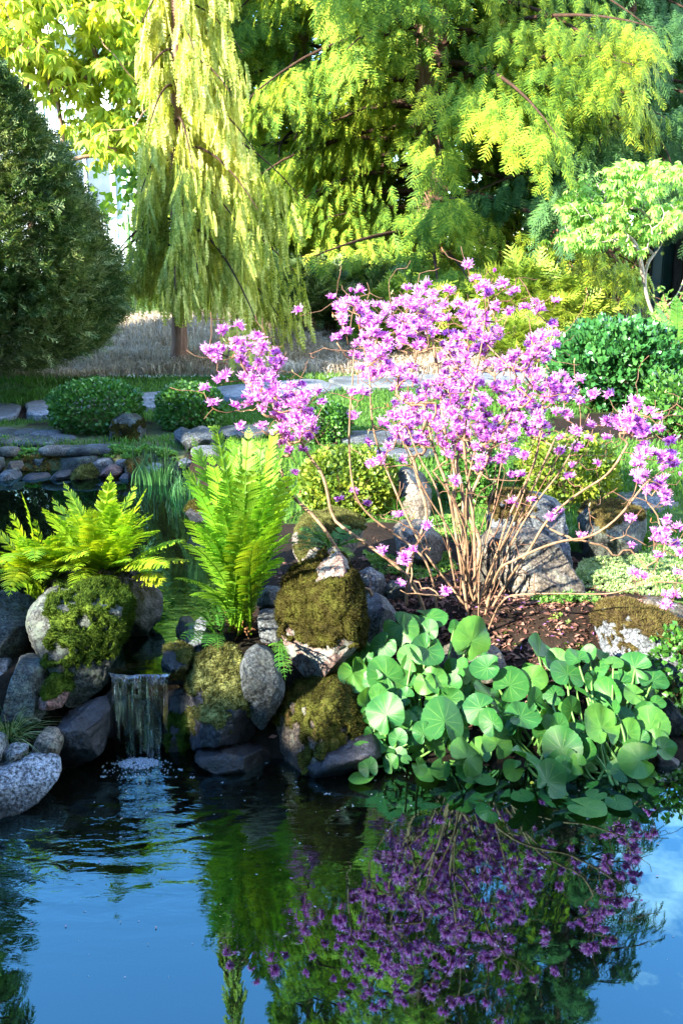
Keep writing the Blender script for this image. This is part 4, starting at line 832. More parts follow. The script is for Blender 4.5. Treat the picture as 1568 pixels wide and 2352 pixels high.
wf = thing('waterfall', 'small clear waterfall dropping between dark stones into the lower pond', 'waterfall', (FALL[0], FALL[1]-.03, 0))
nu, nv = 60, 40; u = np.linspace(0, 1, nu); v = np.linspace(0, 1, nv); U, Vv = np.meshgrid(u, v)
# over the lip and down: profile in (y, z)
py_ = np.interp(v, [0, .2, .3, .4, 1], [2.767, 2.758, 2.748, 2.738, 2.712]); pz_ = np.interp(v, [0, .2, .3, .4, 1], [.252, .246, .228, .19, -.01])
xl = np.interp(v, [0, .25, 1], [-.700, -.690, -.685]); xr = np.interp(v, [0, .25, 1], [-.515, -.520, -.525])
X = xl[:, None]+(xr-xl)[:, None]*U; Yw = py_[:, None]+.010*vn(p3(U*16, Vv*2.5, 1.0))*sstep(.15, .5, Vv)-.012*np.sin(U*np.pi)+0*U
Z = pz_[:, None]+.0025*vn(p3(U*12, Vv*3, 5.0))*(Vv < .4)-.012*(np.abs(U-.55) < .08)*sstep(.1, .3, Vv)
i = np.arange((nv-1)*nu).reshape(nv-1, nu)[:, :-1]; F = np.stack([i, i+1, i+nu+1, i+nu], -1).reshape(-1, 4)
fb = fbm(p3(U*6.5, Vv*1.1, 2.2), 3)[:-1, :-1].ravel()-.75*np.clip(Vv[:-1, :-1].ravel()-.35, 0, 1)*1.0; F = F[(fb > -.52) | (Vv[:-1, :-1].ravel() < .3)]
X = X+.006*vn(p3(U*5, Vv*4, 9.0))*Vv
obj('falling_sheet', np.stack([X, Yw, Z], -1).reshape(-1, 3), F, M_FALL, parent=wf, smooth=True)
M_FOAM = simple('foam', [(.3, (.08, .11, .15)), (.7, (.26, .32, .38))], 200, .3, .6, bump=0)
mb = MB(); U0, F0 = ICO[3]; hb = U0[:, 2] > -.25
def bubbles(n, cx, cy, rx_, ry_, r0, r1, hz=.0):
    for k in range(n):
        q = math.sqrt(rnd.random()); a = rnd.uniform(0, 6.28); s_ = rnd.uniform(r0, r1)
        p = np.array([cx+rx_*q*math.cos(a), cy+ry_*q*math.sin(a), s_*.3+hz*(1-q)]); V, F = ICO3S
        mb.add(V*s_+p, F)
ICO3S = ico(1); ICO3S = ico(2)
bubbles(520, -.605, 2.675, .060, .034, .0014, .0038, .010)
bubbles(160, -.60, 2.655, .11, .065, .001, .0026)
mb.obj('foam', M_FOAM, parent=wf, smooth=True)
mb = MB()
for k in range(190):
    px = rnd.uniform(20, 1560); py = rnd.uniform(1745, 2250) if k > 45 else rnd.uniform(1745, 1870); c = PZ(px, py, 0); s_ = rnd.uniform(.0007, .0018)
    bubbles(rnd.choice([1, 1, 2, 6]), c[0], c[1], s_*1.6, s_*1.2, s_*.6, s_)
for px, py, n in [(415,1768,16),(310,1784,8),(443,1786,7),(262,1754,10),(238,1784,14),(826,1977,2),(1240,1995,9),(1350,1880,10),(1500,1900,10),(750,1824,6),(680,1810,4)]:
    c = PZ(px, py, 0); bubbles(n, c[0], c[1], .008, .005, .0010, .0024)
tag(mb.obj('floating_bubbles', M_FOAM, loc=(0, 0, 0), smooth=True), 'tiny white bubbles and specks drifting on the dark pond surface', 'bubbles', kind='stuff')

n = 42; pz = [PZ(rng.uniform(60, 1540), rng.uniform(1790, 2200), .003) for _ in range(n)]; pz = np.array(pz); bq = np.array([(-.35, 0, .05), (0, -.7, 0), (.35, 0, .07), (0, .8, .02), (0, 0, 0)]); bfq = np.array([(0, 1, 4), (1, 2, 4), (2, 3, 4), (3, 0, 4)])
V, F = scatter(bq, bfq, rots(rng.normal(size=(n, 3))*[1, 1, 0], p3(rng.normal(0, .05, n), rng.normal(0, .05, n), 1.0)), pz, rng.uniform(.003, .008, n))
tag(obj('floating_petals', V, F, foliage('floating_petals', [(.2, (.30, .12, .35)), (.5, (.25, .2, .10)), (.8, (.5, .4, .5))], .2, .6, .2), loc=(0, 0, 0)), 'small fallen petals and leaf scraps floating on the lower pond', 'petals', kind='stuff')
# ================================================================ grass tuft, rushes
c = PZ(18, 1672, .16); c = np.array([P(18, 1680, 2.62)[0], 2.62, .10]); n = 520
a = rng.uniform(0, 2*np.pi, n); l = rng.uniform(.10, .20, n); mb = MB(); ww = []
V_, F_ = [], []
for k in range(n):
    d = np.array([math.cos(a[k]), math.sin(a[k]), 0]); p0 = c+d*rng.uniform(0, .022); el = rng.uniform(.25, 1.35)
    tipp = p0+d*l[k]*math.cos(el)+[0, 0, l[k]*math.sin(el)-l[k]*.35]; mid = p0+d*l[k]*.35*math.cos(el)+[0, 0, l[k]*.62*math.sin(el)+.012]
    pts = bez(p0, mid, tipp, 7); w = np.cross(nrm(tipp-p0), rng.normal(size=3)); w = nrm(w)*.0011
    ws = w*np.linspace(1, .15, 7)[:, None]; q = np.arange(6)
    gcol = np.array([1, 1, 1]) if (rng.random() < .5 or tipp[0] < c[0]-.03) else np.array([5.5, 2.5, 6.0])
    mb.add(np.concatenate([pts-ws, pts+ws]), np.stack([q, q+1, q+8, q+7], -1), gcol)
M_TUFT = foliage('tuft_blades', [(.1, (.03, .09, .02)), (.9, (.07, .17, .035))], .3, .5, .3, usecol=True)
tag(mb.obj('grass_tuft', M_TUFT, loc=c), 'tuft of fine grass, green and straw-coloured, growing between stones at left edge', 'grass tuft')
M_RUSH = foliage('rush_blades', [(.1, (.02, .08, .03)), (.5, (.04, .14, .045)), (.9, (.08, .22, .06))], .3, .45, .4)
def rushes(label, x0, x1, Y0, Y1, n, h0, h1, seed, dark=0):
    r = np.random.default_rng(seed); x = r.uniform(x0, x1, n); y = r.uniform(Y0, Y1, n)
    V, F = blades(x, y, np.full(n, .22), r.uniform(h0, h1, n), r.uniform(.003, .0055, n), .34, .3, seed)
    mb = MB(); mb.add(V, F)
    for k in range(dark):
        p = np.array([r.uniform(x0, x1), r.uniform(Y0, Y1), .25]); h = r.uniform(h0*1.1, h1*1.15); d = r.normal(0, .10, 2)
        tube(mb, [p, p+[d[0]*h*.5, d[1]*h*.5, h*.5], p+[d[0]*h, d[1]*h, h]], [.0022, .002, .003], 4, (.25, .3, .25))
    loc = ((x0+x1)/2, (Y0+Y1)/2, .25)
    tag(mb.obj('rushes', M_RUSH2, loc=loc), label, 'rushes')
M_RUSH2 = foliage('rush_blades', [(.1, (.02, .08, .03)), (.5, (.045, .15, .045)), (.9, (.09, .24, .06))], .3, .45, .4, usecol=True)
a, b = P(312, 1095, 5.35), P(392, 1100, 5.3)
rushes('clump of slender green rushes with dark stems at the corner of the upper pond', a[0], b[0], 5.18, 5.42, 200, .10, .20, 3, 20)
a, b = P(392, 1115, 5.0), P(452, 1120, 5.0)
rushes('lower right-hand tuft of rushes leaning beside the tips of the tall fern', a[0], b[0], 4.85, 5.1, 120, .08, .17, 4, 8)
# ================================================================ branching
class Skel:
    def __init__(s): s.p = []; s.par = []; s.ch = []
    def path(s, pts, parent=-1, step=.035, end_w=1):
        pts = smooth_path(pts, step); ids = []
        for k, q in enumerate(pts):
            s.p.append(q); s.par.append(parent if k == 0 else len(s.p)-2); ids.append(len(s.p)-1)
        s.ch.append(([parent] if parent >= 0 else [])+ids); return ids
    def attach(s, tgt, r, step=.035, wob=.02, up=.6, up_bias=.35, minidx=0):
        A = np.array(s.p); d = tgt-A; dist = np.linalg.norm(d, axis=1)
        cost = dist+up*np.clip(-d[:, 2], 0, 9)+.25*np.linalg.norm(d[:, :2], axis=1)
        j = int(np.argmin(cost)); p0 = A[j]; L_ = dist[j]
        if L_ < step*1.2: s.path([p0+(tgt-p0)*.5, tgt], j, step*.5); return
        pd = nrm(A[j]-A[s.par[j]]) if s.par[j] >= 0 else np.array([0, 0, 1.])
        dd = nrm(tgt-p0); pd = nrm(pd*.5+dd*.8)
        m = p0+pd*L_*.45+np.array([0, 0, -.06*L_]); m2 = tgt-np.array([0, 0, 1])*L_*up_bias*.5-dd*L_*.12
        n = max(3, int(L_/step)); t = np.linspace(0, 1, n+1)[1:, None]
        c = p0*(1-t)**3+3*m*t*(1-t)**2+3*m2*t*t*(1-t)+tgt*t**3
        w = r.normal(0, 1, (n, 3))*wob*min(1, L_/.2)*np.sin(np.pi*t); c = c+w
        s.path(c, j, step) if n > 3 else s._raw(c, j)
    def _raw(s, pts, parent):
        ids = []
        for k, q in enumerate(pts): s.p.append(q); s.par.append(parent if k == 0 else len(s.p)-2); ids.append(len(s.p)-1)
        s.ch.append([parent]+ids)
    def radii(s, tip, k=.42, cap=9):
        n = len(s.p); cnt = np.zeros(n); haschild = np.zeros(n, bool)
        for q in s.par:
            if q >= 0: haschild[q] = True
        cnt[~haschild] = 1
        for i in range(n-1, -1, -1):
            if s.par[i] >= 0: cnt[s.par[i]] += cnt[i]
        return np.minimum(tip*np.maximum(cnt, 1)**k, cap)
    def mesh(s, tip, k=.42, cap=9, col=None, sides=6, bump=.08):
        R = s.radii(tip, k, cap); mb = MB(); A = np.array(s.p)
        for c in s.ch:
            if len(c) < 2: continue
            rr = R[c].copy()
            if s.par[c[1]] == c[0]: rr[0] = min(rr[0], rr[1]*1.1)
            tube(mb, A[c], rr, sides if rr.max() > tip*2.5 else 4, col(A[c].mean(0), rr.max()) if col else None, bump if rr.max() > tip*3 else 0)
        return mb

# ================================================================ flowering shrub
Z2 = [(130,770),(225,765),(250,640),(350,610),(210,830),(385,730),(320,780),(375,840),(485,685),(500,785),(610,800),(590,850),(620,910),(270,960),(235,985),(400,960),(450,985),(530,925),(540,985),(118,1045),(180,1150),(325,1170),(375,1110),(430,1160),(490,1110),(375,1310),(525,1310),(560,1105),(620,1060),(690,1050),(740,1100),(790,1020),(830,1085),(900,1060),(935,1145),(630,1170),(725,1220),(780,1200),(850,1200),(770,1270),(690,1270),(740,1330),(860,1280),(650,1350),(720,1400),(840,1355),(785,505),(1005,415),(1140,370),(1025,480),(1075,500),(1160,440),(1200,500),(1075,560),(1110,650),(1040,690),(1225,680),(1270,560),(1320,590),(1310,660),(1420,490),(1430,620),(1500,560),(1450,670),(1530,350),(1540,430),(1510,740),(1380,770),(1300,800),(1260,750),(1280,840),(1350,830),(1390,870),(1190,910),(1350,935),(1440,950),(1540,980),(1145,1080),(1220,1080),(1150,1240),(1360,1290),(1430,1240),(1460,1340),(1500,1400),(1530,1250),(1250,1420),(1390,1450),(1500,1540),(1330,1550),(1270,1560),(800,1480),(1530,1110)]
Z3 = [(650,190),(820,235),(370,320),(230,360),(505,370),(890,320),(970,370),(700,280),(740,340),(800,390),(1250,440),(110,500),(200,440),(320,460),(400,440),(475,460),(25,600),(180,540),(130,600),(250,560),(210,640),(350,600),(300,620),(410,520),(510,560),(420,660),(120,680),(40,780),(200,740),(290,750),(660,500),(660,540),(760,540),(830,490),(940,510),(1040,480),(1110,450),(1150,500),(860,650),(650,600),(700,640),(1245,590),(560,700),(520,760),(640,660),(700,770),(780,700),(790,760),(620,830),(470,820),(560,870),(1090,710),(1160,690),(1250,670),(1250,740),(1190,760),(1080,810),(980,810),(1150,820),(900,860),(1050,870),(950,900),(850,910),(620,930),(640,890),(460,980),(700,950),(260,980),(180,910),(45,940),(250,900),(360,1030),(630,1020),(830,1030),(980,1010),(900,1050),(1100,1040),(1200,1020),(1300,950),(1140,980),(1240,990),(1420,990),(1340,1040),(1340,1100),(1420,1130),(1520,1090),(1210,1110),(740,1100),(230,1110),(310,1130),(420,1110),(550,1110),(640,1130),(740,1170),(880,1130),(960,1110),(1090,1130),(1270,1200),(1120,1190),(1330,1230),(120,1230),(190,1220),(60,1280),(330,1220),(430,1190),(500,1160),(160,1340),(230,1290),(290,1290),(420,1330),(470,1290),(600,1230),(660,1250),(540,1220),(300,1400),(80,1440),(620,1310),(710,1330),(720,1240),(760,1300),(850,1260),(930,1250),(1010,1260),(1150,1280),(540,1390),(640,1360),(690,1450),(590,1450),(500,1480),(760,1400),(870,1400),(960,1430),(980,1350),(1080,1370),(1210,1380),(1380,1350),(1310,1400),(1490,1310),(1490,1400),(1420,1440),(1030,1510),(870,1540),(180,1540),(740,1550),(1020,1140),(950,1180),(820,1340),(560,1320),(380,1260),(670,980),(520,1040),(440,1060)]
Z4 = [(480,110),(640,150),(760,280),(915,280),(350,200),(230,230),(400,160),(210,350),(370,300),(75,170),(550,220),(530,280),(640,330),(440,430),(270,450),(110,490),(730,550),(880,520),(980,510),(1000,580),(1170,420),(1260,430),(1330,490),(1140,510),(1110,590),(1340,590),(1220,590),(880,670),(720,670),(590,610),(480,670),(360,640),(210,630),(620,740),(470,790),(130,830),(50,700),(1455,700),(1180,785),(1240,795),(1310,820),(1370,870),(1160,880),(1490,910),(1430,930),(1540,1000),(790,900),(570,920),(550,1020),(1200,1000),(1150,1050),(1230,1130),(1300,1120),(1380,1100),(1400,1180),(1095,1400),(450,1320),(380,1370),(210,1230),(110,1000),(30,1000),(40,1250),(660,1540),(1430,1410),(1510,1470),(1300,1510),(1410,1560),(1310,1580),(1500,1620),(1100,1630),(1340,1730),(1120,1880),(1200,1900),(1510,1880),(1400,2070),(1490,2080),(1420,2170),(1550,1690),(1440,1450)]
Z7 = [(555,310),(450,385),(655,415),(920,515),(1125,580),(785,790),(1020,780),(950,840),(920,1050),(1275,1100),(950,70),(690,100),(765,70),(1335,240),(1545,130),(95,175),(1290,30)]
BL = [(649.4+a*.29295, 1033.5+b*.29295) for a, b in Z7]+[(1166.1+a*.2563, 832.5+b*.2563) for a, b in Z4]+[(430.6+a*.3296, 545.4+b*.3296) for a, b in Z2]+[(861.2+a*.3296, 545.4+b*.3296) for a, b in Z3]
keep = []
for q in BL:
    if all(math.hypot(q[0]-w[0], q[1]-w[1]) > 11.5 for w in keep): keep.append(q)
r = np.random.default_rng(42)
# the mass is deep: further trusses stand behind the front ones
extra = []
for q in keep:
    dens = sum(1 for w in keep if math.hypot(q[0]-w[0], q[1]-w[1]) < 55)
    for _ in range(4):
        if dens >= 7 and r.random() < .66: extra.append((q[0]+r.normal(0, 14), q[1]+r.normal(0, 13), 1))
S0 = P(1080, 1412, 3.30); S0[2] = th(S0[0], 3.30)
pts = []
for q in [(a, b, 0) for a, b in keep]+extra:
    px, py, bk = q
    cx = 1090; rr = abs(px-cx)/520
    dep = .42*math.sqrt(max(.05, 1-min(1, rr)**2))
    Y = 3.50+(r.uniform(.1, .5)*dep*1.8 if bk else r.uniform(-.9, .45)*dep)
    if py > 1180 and px < 1050: Y = 3.12+r.uniform(-.08, .06)
    if px > 1400: Y = 3.35+r.uniform(-.2, .2)
    if px < 700: Y = 3.45+r.uniform(-.12, .15)
    Y -= .13; w = P(px, py+6, Y)
    if w[2] < th(w[0], w[1])+.03: Y -= .35; w = P(px, py+6, Y)
    pts.append(w)
pts = np.array(pts)
sk = Skel(); r2 = np.random.default_rng(9)
def gp(px, py, Y): return P(px, py, Y)
def stem(l, Ys):
    n = len(l); Yv = np.interp(np.linspace(0, 1, n), np.linspace(0, 1, len(Ys)), Ys); w = [P(a, b, y_-.11*min(1, q_/2.5)) for q_, ((a, b), y_) in enumerate(zip(l, Yv))]
    w[0][2] = th(w[0][0], w[0][1])-.03; return sk.path(w, -1, .03)
stem([(1076,1418),(1068,1370),(1056,1290),(1042,1200),(1028,1115),(1004,1060),(990,1010),(975,930)], [3.28, 3.4, 3.45])
stem([(1098,1424),(1098,1370),(1100,1290),(1122,1225),(1136,1150),(1150,1065),(1165,980)], [3.26, 3.35, 3.5])
stem([(1062,1414),(1046,1350),(1030,1260),(1016,1180),(1000,1110),(960,1050),(935,980)], [3.32, 3.45, 3.6])
stem([(1088,1405),(1090,1340),(1090,1270),(1086,1180),(1072,1090),(1062,1000),(1085,901),(1105,796),(1112,743),(1115,697),(1110,640)], [3.34, 3.5, 3.45, 3.4])
stem([(1112,1400),(1130,1340),(1150,1300),(1166,1294),(1217,1268),(1284,1242),(1345,1237),(1384,1217),(1422,1186),(1450,1150),(1480,1110),(1520,1080)], [3.28, 3.2, 3.2, 3.3])
stem([(1116,1404),(1150,1372),(1200,1364),(1300,1363),(1400,1366),(1440,1352),(1500,1334),(1590,1342)], [3.22, 3.12, 3.1])
stem([(884,1389),(854,1347),(822,1350),(808,1315),(781,1274),(731,1192),(667,1139),(650,1100),(640,1050)], [3.2, 3.3, 3.45])
stem([(992,1397),(954,1344),(922,1309),(860,1262),(796,1218),(761,1192),(746,1092),(708,1048),(690,1010)], [3.26, 3.35, 3.45])
stem([(1008,1414),(989,1297),(942,1250),(878,1209),(837,1174),(813,1136),(801,1053),(803,941),(810,875),(812,810)], [3.28, 3.4, 3.4, 3.45])
stem([(934,1402),(932,1350),(936,1300),(960,1240),(985,1180),(960,1110),(948,1040),(880,960)], [3.34, 3.5, 3.6])
stem([(1108,1396),(1150,1300),(1180,1235),(1232,1150),(1290,1080),(1330,1000),(1352,950)], [3.32, 3.45, 3.55])
stem([(1120,1392),(1180,1310),(1215,1265),(1255,1190),(1330,1130),(1400,1090),(1440,1020)], [3.3, 3.3, 3.35])
stem([(1094,1398),(1120,1320),(1145,1260),(1160,1200),(1200,1120),(1230,1060),(1240,990),(1245,930)], [3.36, 3.5, 3.6])
stem([(1070,1404),(1062,1330),(1070,1250),(1040,1160),(1046,1080),(1020,1000),(1010,900),(1000,820),(985,740)], [3.36, 3.55, 3.65])
stem([(1102,1408),(1085,1330),(1110,1240),(1060,1170),(1100,1100),(1130,1020),(1200,930),(1230,830),(1215,740)], [3.38, 3.6, 3.7])
stem([(1082,1420),(1030,1340),(980,1280),(930,1180),(900,1110),(860,1010),(850,930),(850,860),(830,780)], [3.3, 3.5, 3.55])
for k in range(16):
    ex = r2.uniform(900, 1330); ey = r2.uniform(960, 1120); bx = r2.uniform(1050, 1122); Ye = r2.uniform(3.25, 3.75)
    stem([(bx, 1408+r2.uniform(-8, 10)), (bx+(ex-bx)*.12+r2.normal(0, 6), 1330), (bx+(ex-bx)*.40+r2.normal(0, 14), 1230), (bx+(ex-bx)*.68+r2.normal(0, 14), 1130), (ex, ey)], [r2.uniform(3.3, 3.42), Ye])
main_n = len(sk.p)
order = np.argsort(np.linalg.norm(pts-S0, axis=1))
for i in order: sk.attach(pts[i]-[0, 0, .012], r2, .03, .011)
# bare twigs between the flowers
allp = np.array(sk.p)
for k in range(800):
    j = r2.integers(0, len(allp)); q = allp[j]+np.array([r2.normal(0, .07), r2.normal(0, .05), abs(r2.normal(.06, .06))])
    if q[2] > th(q[0], q[1])+.12: sk.attach(q, r2, .025, .008)
M_BARK = simple('shrub_bark', [(.3, (.08, .055, .035)), (.5, (.19, .13, .085)), (.7, (.28, .21, .14))], 45, .75, .25, bump=.6, stretch=(1, 1, .35), usecol=True)
def barkcol(p, rad):
    return (.62, .48, .42) if rad < .0024 else (1.1, 1.0, .9) if rad > .006 else (.95, .85, .75)
shrub = thing('flowering_shrub', 'leafless shrub of many pale stems covered in pink-purple blossoms', 'shrub', (S0[0], S0[1], th(S0[0], S0[1])))
sk.mesh(.0012, .39, .0105, barkcol, 6, .10).obj('branches', M_BARK, parent=shrub, smooth=True)
def petal_mesh(seed, nf=5, bud=False):
    "a truss of narrow-petalled florets with long pale stamens; red-magenta upper petals"
    r = np.random.default_rng(seed); mb = MB()
    for f in range(nf):
        a = f/nf*2*np.pi+r.normal(0, .25); tilt = r.uniform(.25, 1.15) if not bud else .15
        ax = nrm([math.cos(a)*math.sin(tilt), math.sin(a)*math.sin(tilt), math.cos(tilt)*.9+.1]); base = ax*.006; S_ = 1.0 if not bud else .7
        side = nrm(np.cross(ax, [0, 0, 1.])); upv = np.cross(side, ax)
        if upv[2] < 0: upv = -upv; side = -side
        def strap(d0, out_, ln, w, col0, col1, curl):
            n = 6; u = np.linspace(0, 1, n); L_ = ln*S_
            p = base+ax*(L_*.85*u*(1-.45*curl*u))[:, None]+d0*(L_*out_*u**1.5)[:, None]-np.array([0, 0, 1])*(L_*curl*.25*u*u)[:, None]
            wd = np.cross(ax*.6+d0*.4, d0); wd = nrm(wd) if np.linalg.norm(wd) > .1 else side
            wv = w*np.array([.25, .55, .85, 1, .85, .22])*(.85 if bud else 1)
            V = np.concatenate([p-wd*wv[:, None], p+wd*wv[:, None]+ax*.0008*r.normal()]); q = np.arange(n-1)
            c = np.array(col0)*(1-u[:, None])+np.array(col1)*u[:, None]
            mb.add(V, np.stack([q, q+1, q+n+1, q+n], -1), np.concatenate([c, c]))
        dk = (.88, .60, .95); lt = (1.5, 2.6, 1.45); l2 = (1.0, .95, 1.05)
        for k, (da, o_) in enumerate([(-.45, .35), (0, .30), (.45, .35)]):
            d0 = nrm(upv*math.cos(da)+side*math.sin(da)); strap(d0, o_+r.normal(0, .05), .025, .0068, dk, l2, r.uniform(0, .3))
        if not bud:
            for da in (-.55, .55):
                d0 = nrm(-upv*math.cos(da)+side*math.sin(da)); strap(d0, .62+r.normal(0, .12), .022, .0046, lt, l2, r.uniform(.3, .9))
            for k in range(10):
                d0 = nrm(-upv*.3+side*r.uniform(-1.1, 1.1)+r.normal(0, .2, 3)); L_ = r.uniform(.024, .033)
                e = base+ax*L_*.75+d0*L_*.55; m_ = base+ax*L_*.65+d0*L_*.15; p = bez(base, m_, e+upv*.006, 5); wd = nrm(np.cross(e-base, r.normal(size=3)))*.00055
                q = np.arange(4); mb.add(np.concatenate([p-wd, p+wd]), np.stack([q, q+1, q+6, q+5], -1), (1.7, 3.6, 1.7))
    V, F, C = mb.out(); return V, F, C
M_PETAL = foliage('blossom_petals', [(.1, (.40, .075, .42)), (.5, (.52, .13, .54)), (.9, (.62, .22, .64))], .38, .5, .25, nscale=3, tint=(1.15, .95, 1.05), usecol=True, nmix=.3)
var = []
for k in range(9):
    V, F, C = petal_mesh(100+k, [7, 8, 6, 5, 8, 7, 9, 4, 2][k], bud=(k == 8)); var.append((V, F, C, mesh_data('blossom', V, F, M_PETAL, True, col=C)))
front = np.argsort(pts[:, 1]-(pts[:, 0] < -9)); N_PART = 100
base_v = np.array(shrub.location); rest = MB()
sel = set(front[:N_PART].tolist())
for i in range(len(pts)):
    k = int(r.choice(9, p=[.15, .15, .14, .12, .13, .12, .11, .05, .03])); s_ = r.uniform(.70, .98); rz = r.uniform(0, 6.28); tx = r.normal(0, .28); ty = r.normal(0, .28)
    E = Euler((tx, ty, rz)); out_ = nrm(pts[i]-S0-[0, 0, .1])
    if i in sel:
        o = D.objects.new('blossom', var[k][3]); COL.objects.link(o); o.parent = shrub; o.location = pts[i]-base_v; o.rotation_euler = E; o.scale = (s_,)*3
    else:
        M_ = np.array(E.to_matrix())*s_; V = var[k][0] @ M_.T+pts[i]
        n0 = rest.n
        rest.V.append(V); rest.C.append(var[k][2]); rest.n += len(V)
        for f in var[k][1]: (rest.F3 if f.shape[1] == 3 else rest.F4).append(f+n0)
o = rest.obj('blossoms', M_PETAL, parent=shrub, smooth=True); o['kind'] = 'stuff'
# swelling leaf buds and brown seed heads on some twigs
mb = MB()
tips_ = [c[-1] for c in sk.ch if len(c) > 1]; A = np.array(sk.p)
for k in range(240):
    p = A[tips_[r.integers(0, len(tips_))]]+r.normal(0, .004, 3); h = r.uniform(.008, .020); w = r.uniform(.0012, .0028)
    d = nrm([r.normal(0, .3), r.normal(0, .3), 1]); cc = (1, 1, 1) if r.random() < .7 else (1.0, .35, .3)
    tube(mb, [p, p+d*h*.3, p+d*h*.7, p+d*h], [w*.4, w, w*.8, w*.15], 5, cc)
o = mb.obj('leaf_buds', foliage('buds', [(.2, (.28, .34, .12)), (.8, (.42, .42, .2))], .3, .5, .3, usecol=True), parent=shrub, smooth=True); o['kind'] = 'stuff'

# ================================================================ clipped bushes, ground cover
def leaf_quad(fold=.25): return np.array([(0, 0, 0), (-.42, .5, fold*.35), (.42, .5, fold*.35), (0, 1.05, -.05), (0, .5, 0)]), np.array([(0, 4, 1), (0, 2, 4), (1, 4, 3), (4, 2, 3)])
LV, LF = leaf_quad()
def bush(label, px, py, Y, rx_, ry_, rz_, mat, n, ls, seed, group=None, cat='bush', inner=.75, squash=2.6, twigs=140, name='clipped_bush', up=.3, z0=None, bumps=.10):
    r = np.random.default_rng(seed); c = P(px, py, Y); g_ = th(c[0], Y) if z0 is None else z0
    t = thing(name, label, cat, (c[0], Y, g_), group); cz = g_+rz_*.55
    d = nrm(r.normal(size=(n, 3))); q = (np.abs(d[:, 0])**squash+np.abs(d[:, 1])**squash+np.abs(d[:, 2])**squash)**(-1/squash)
    dp = 1-(1-inner)*r.random(n)**1.6; q = q*dp*(1+bumps*fbm(d*3.2+seed, 3, seed)+bumps*.6*vn(d*11, seed))
    p = d*q[:, None]*[rx_, ry_, rz_*.62]+[c[0], Y, cz]
    k = p[:, 2] > terrain(p[:, 0], p[:, 1])+.004; p = p[k]; d = d[k]; n = len(p)
    ax = nrm(d+r.normal(0, .55, (n, 3))+[0, 0, up]); nm = nrm(d+r.normal(0, .6, (n, 3))+[0, 0, .5])
    V, F = scatter(LV, LF, rots(ax, nm), p, ls*r.uniform(.65, 1.25, n)); 
    mb = MB(); mb.add(V, F); mb.obj('foliage', mat, parent=t)
    mb = MB(); b = np.array([c[0], Y, g_-.02])
    for k in range(twigs):
        e = b+nrm([r.normal(), r.normal(), abs(r.normal(.5, .6))])*[rx_, ry_, rz_]*r.uniform(.6, .92); s_ = b+[r.normal(0, rx_*.15), r.normal(0, ry_*.15), 0]
        tube(mb, bez(s_, s_*.5+e*.5+[0, 0, -.02], e, 5), np.linspace(.004, .0015, 5), 3, (.6, .5, .4))
    mb.obj('twigs', M_BARK, parent=t)
    return t
BX = foliage('box_leaves', [(.1, (.020, .075, .014)), (.5, (.045, .145, .022)), (.9, (.095, .23, .035))], .3, .38, .45, nscale=7)
BXY = foliage('yellow_box_leaves', [(.1, (.05, .10, .015)), (.5, (.12, .20, .02)), (.85, (.26, .30, .03)), (.97, (.34, .24, .04))], .35, .45, .35, nscale=5)
BGL = foliage('broad_glossy_leaves', [(.1, (.012, .060, .016)), (.5, (.026, .115, .028)), (.9, (.065, .20, .045))], .22, .28, .6, nscale=4)
GB = 'clipped round bushes'
bush('dense round clipped bush on the far bank, left of the upright mossy boulder', 222, 950, 6.22, .275, .26, .255, BX, 7500, .024, 1, GB)
bush('second round clipped bush on the far bank, behind the pointed dark grey boulder', 436, 962, 6.25, .20, .22, .225, BX, 6000, .024, 2, GB)
bush('low green clipped bush seen between the shrub stems and the lawn path', 735, 985, 5.9, .18, .18, .19, BX, 5000, .024, 3, GB)
bush('yellow-green clipped bush directly behind the leftmost shrub stems', 800, 1130, 4.5, .215, .19, .25, BXY, 8500, .021, 4, GB)
bush('small dark clipped bush in the shade right behind the shrub stems', 1075, 1130, 4.7, .14, .16, .23, BX, 4500, .022, 5, GB)
bush('loose yellow-green clipped bush with bare twigs at its base, right of the shrub stems', 1300, 1110, 4.7, .22, .2, .25, BXY, 5200, .024, 6, GB, bumps=.22)
bush('low yellow-green bush at the right edge behind the clump of round leaves', 1555, 1590, 2.95, .09, .12, .22, BX, 1200, .022, 7, None, bumps=.3, name='low_bush', cat='bush', twigs=30)
bush('broad-leaved dark green glossy shrub at right, beyond the blossoms', 1408, 850, 7.0, .43, .40, .50, BGL, 12000, .044, 8, None, cat='shrub', name='broad_leaved_shrub', inner=.45, up=.8, bumps=.25, squash=2.2)
bush('small loose green shrub at the right edge below the broad-leaved one', 1545, 960, 6.1, .22, .2, .30, BX, 2200, .034, 9, None, cat='shrub', name='low_shrub', inner=.4, bumps=.4)
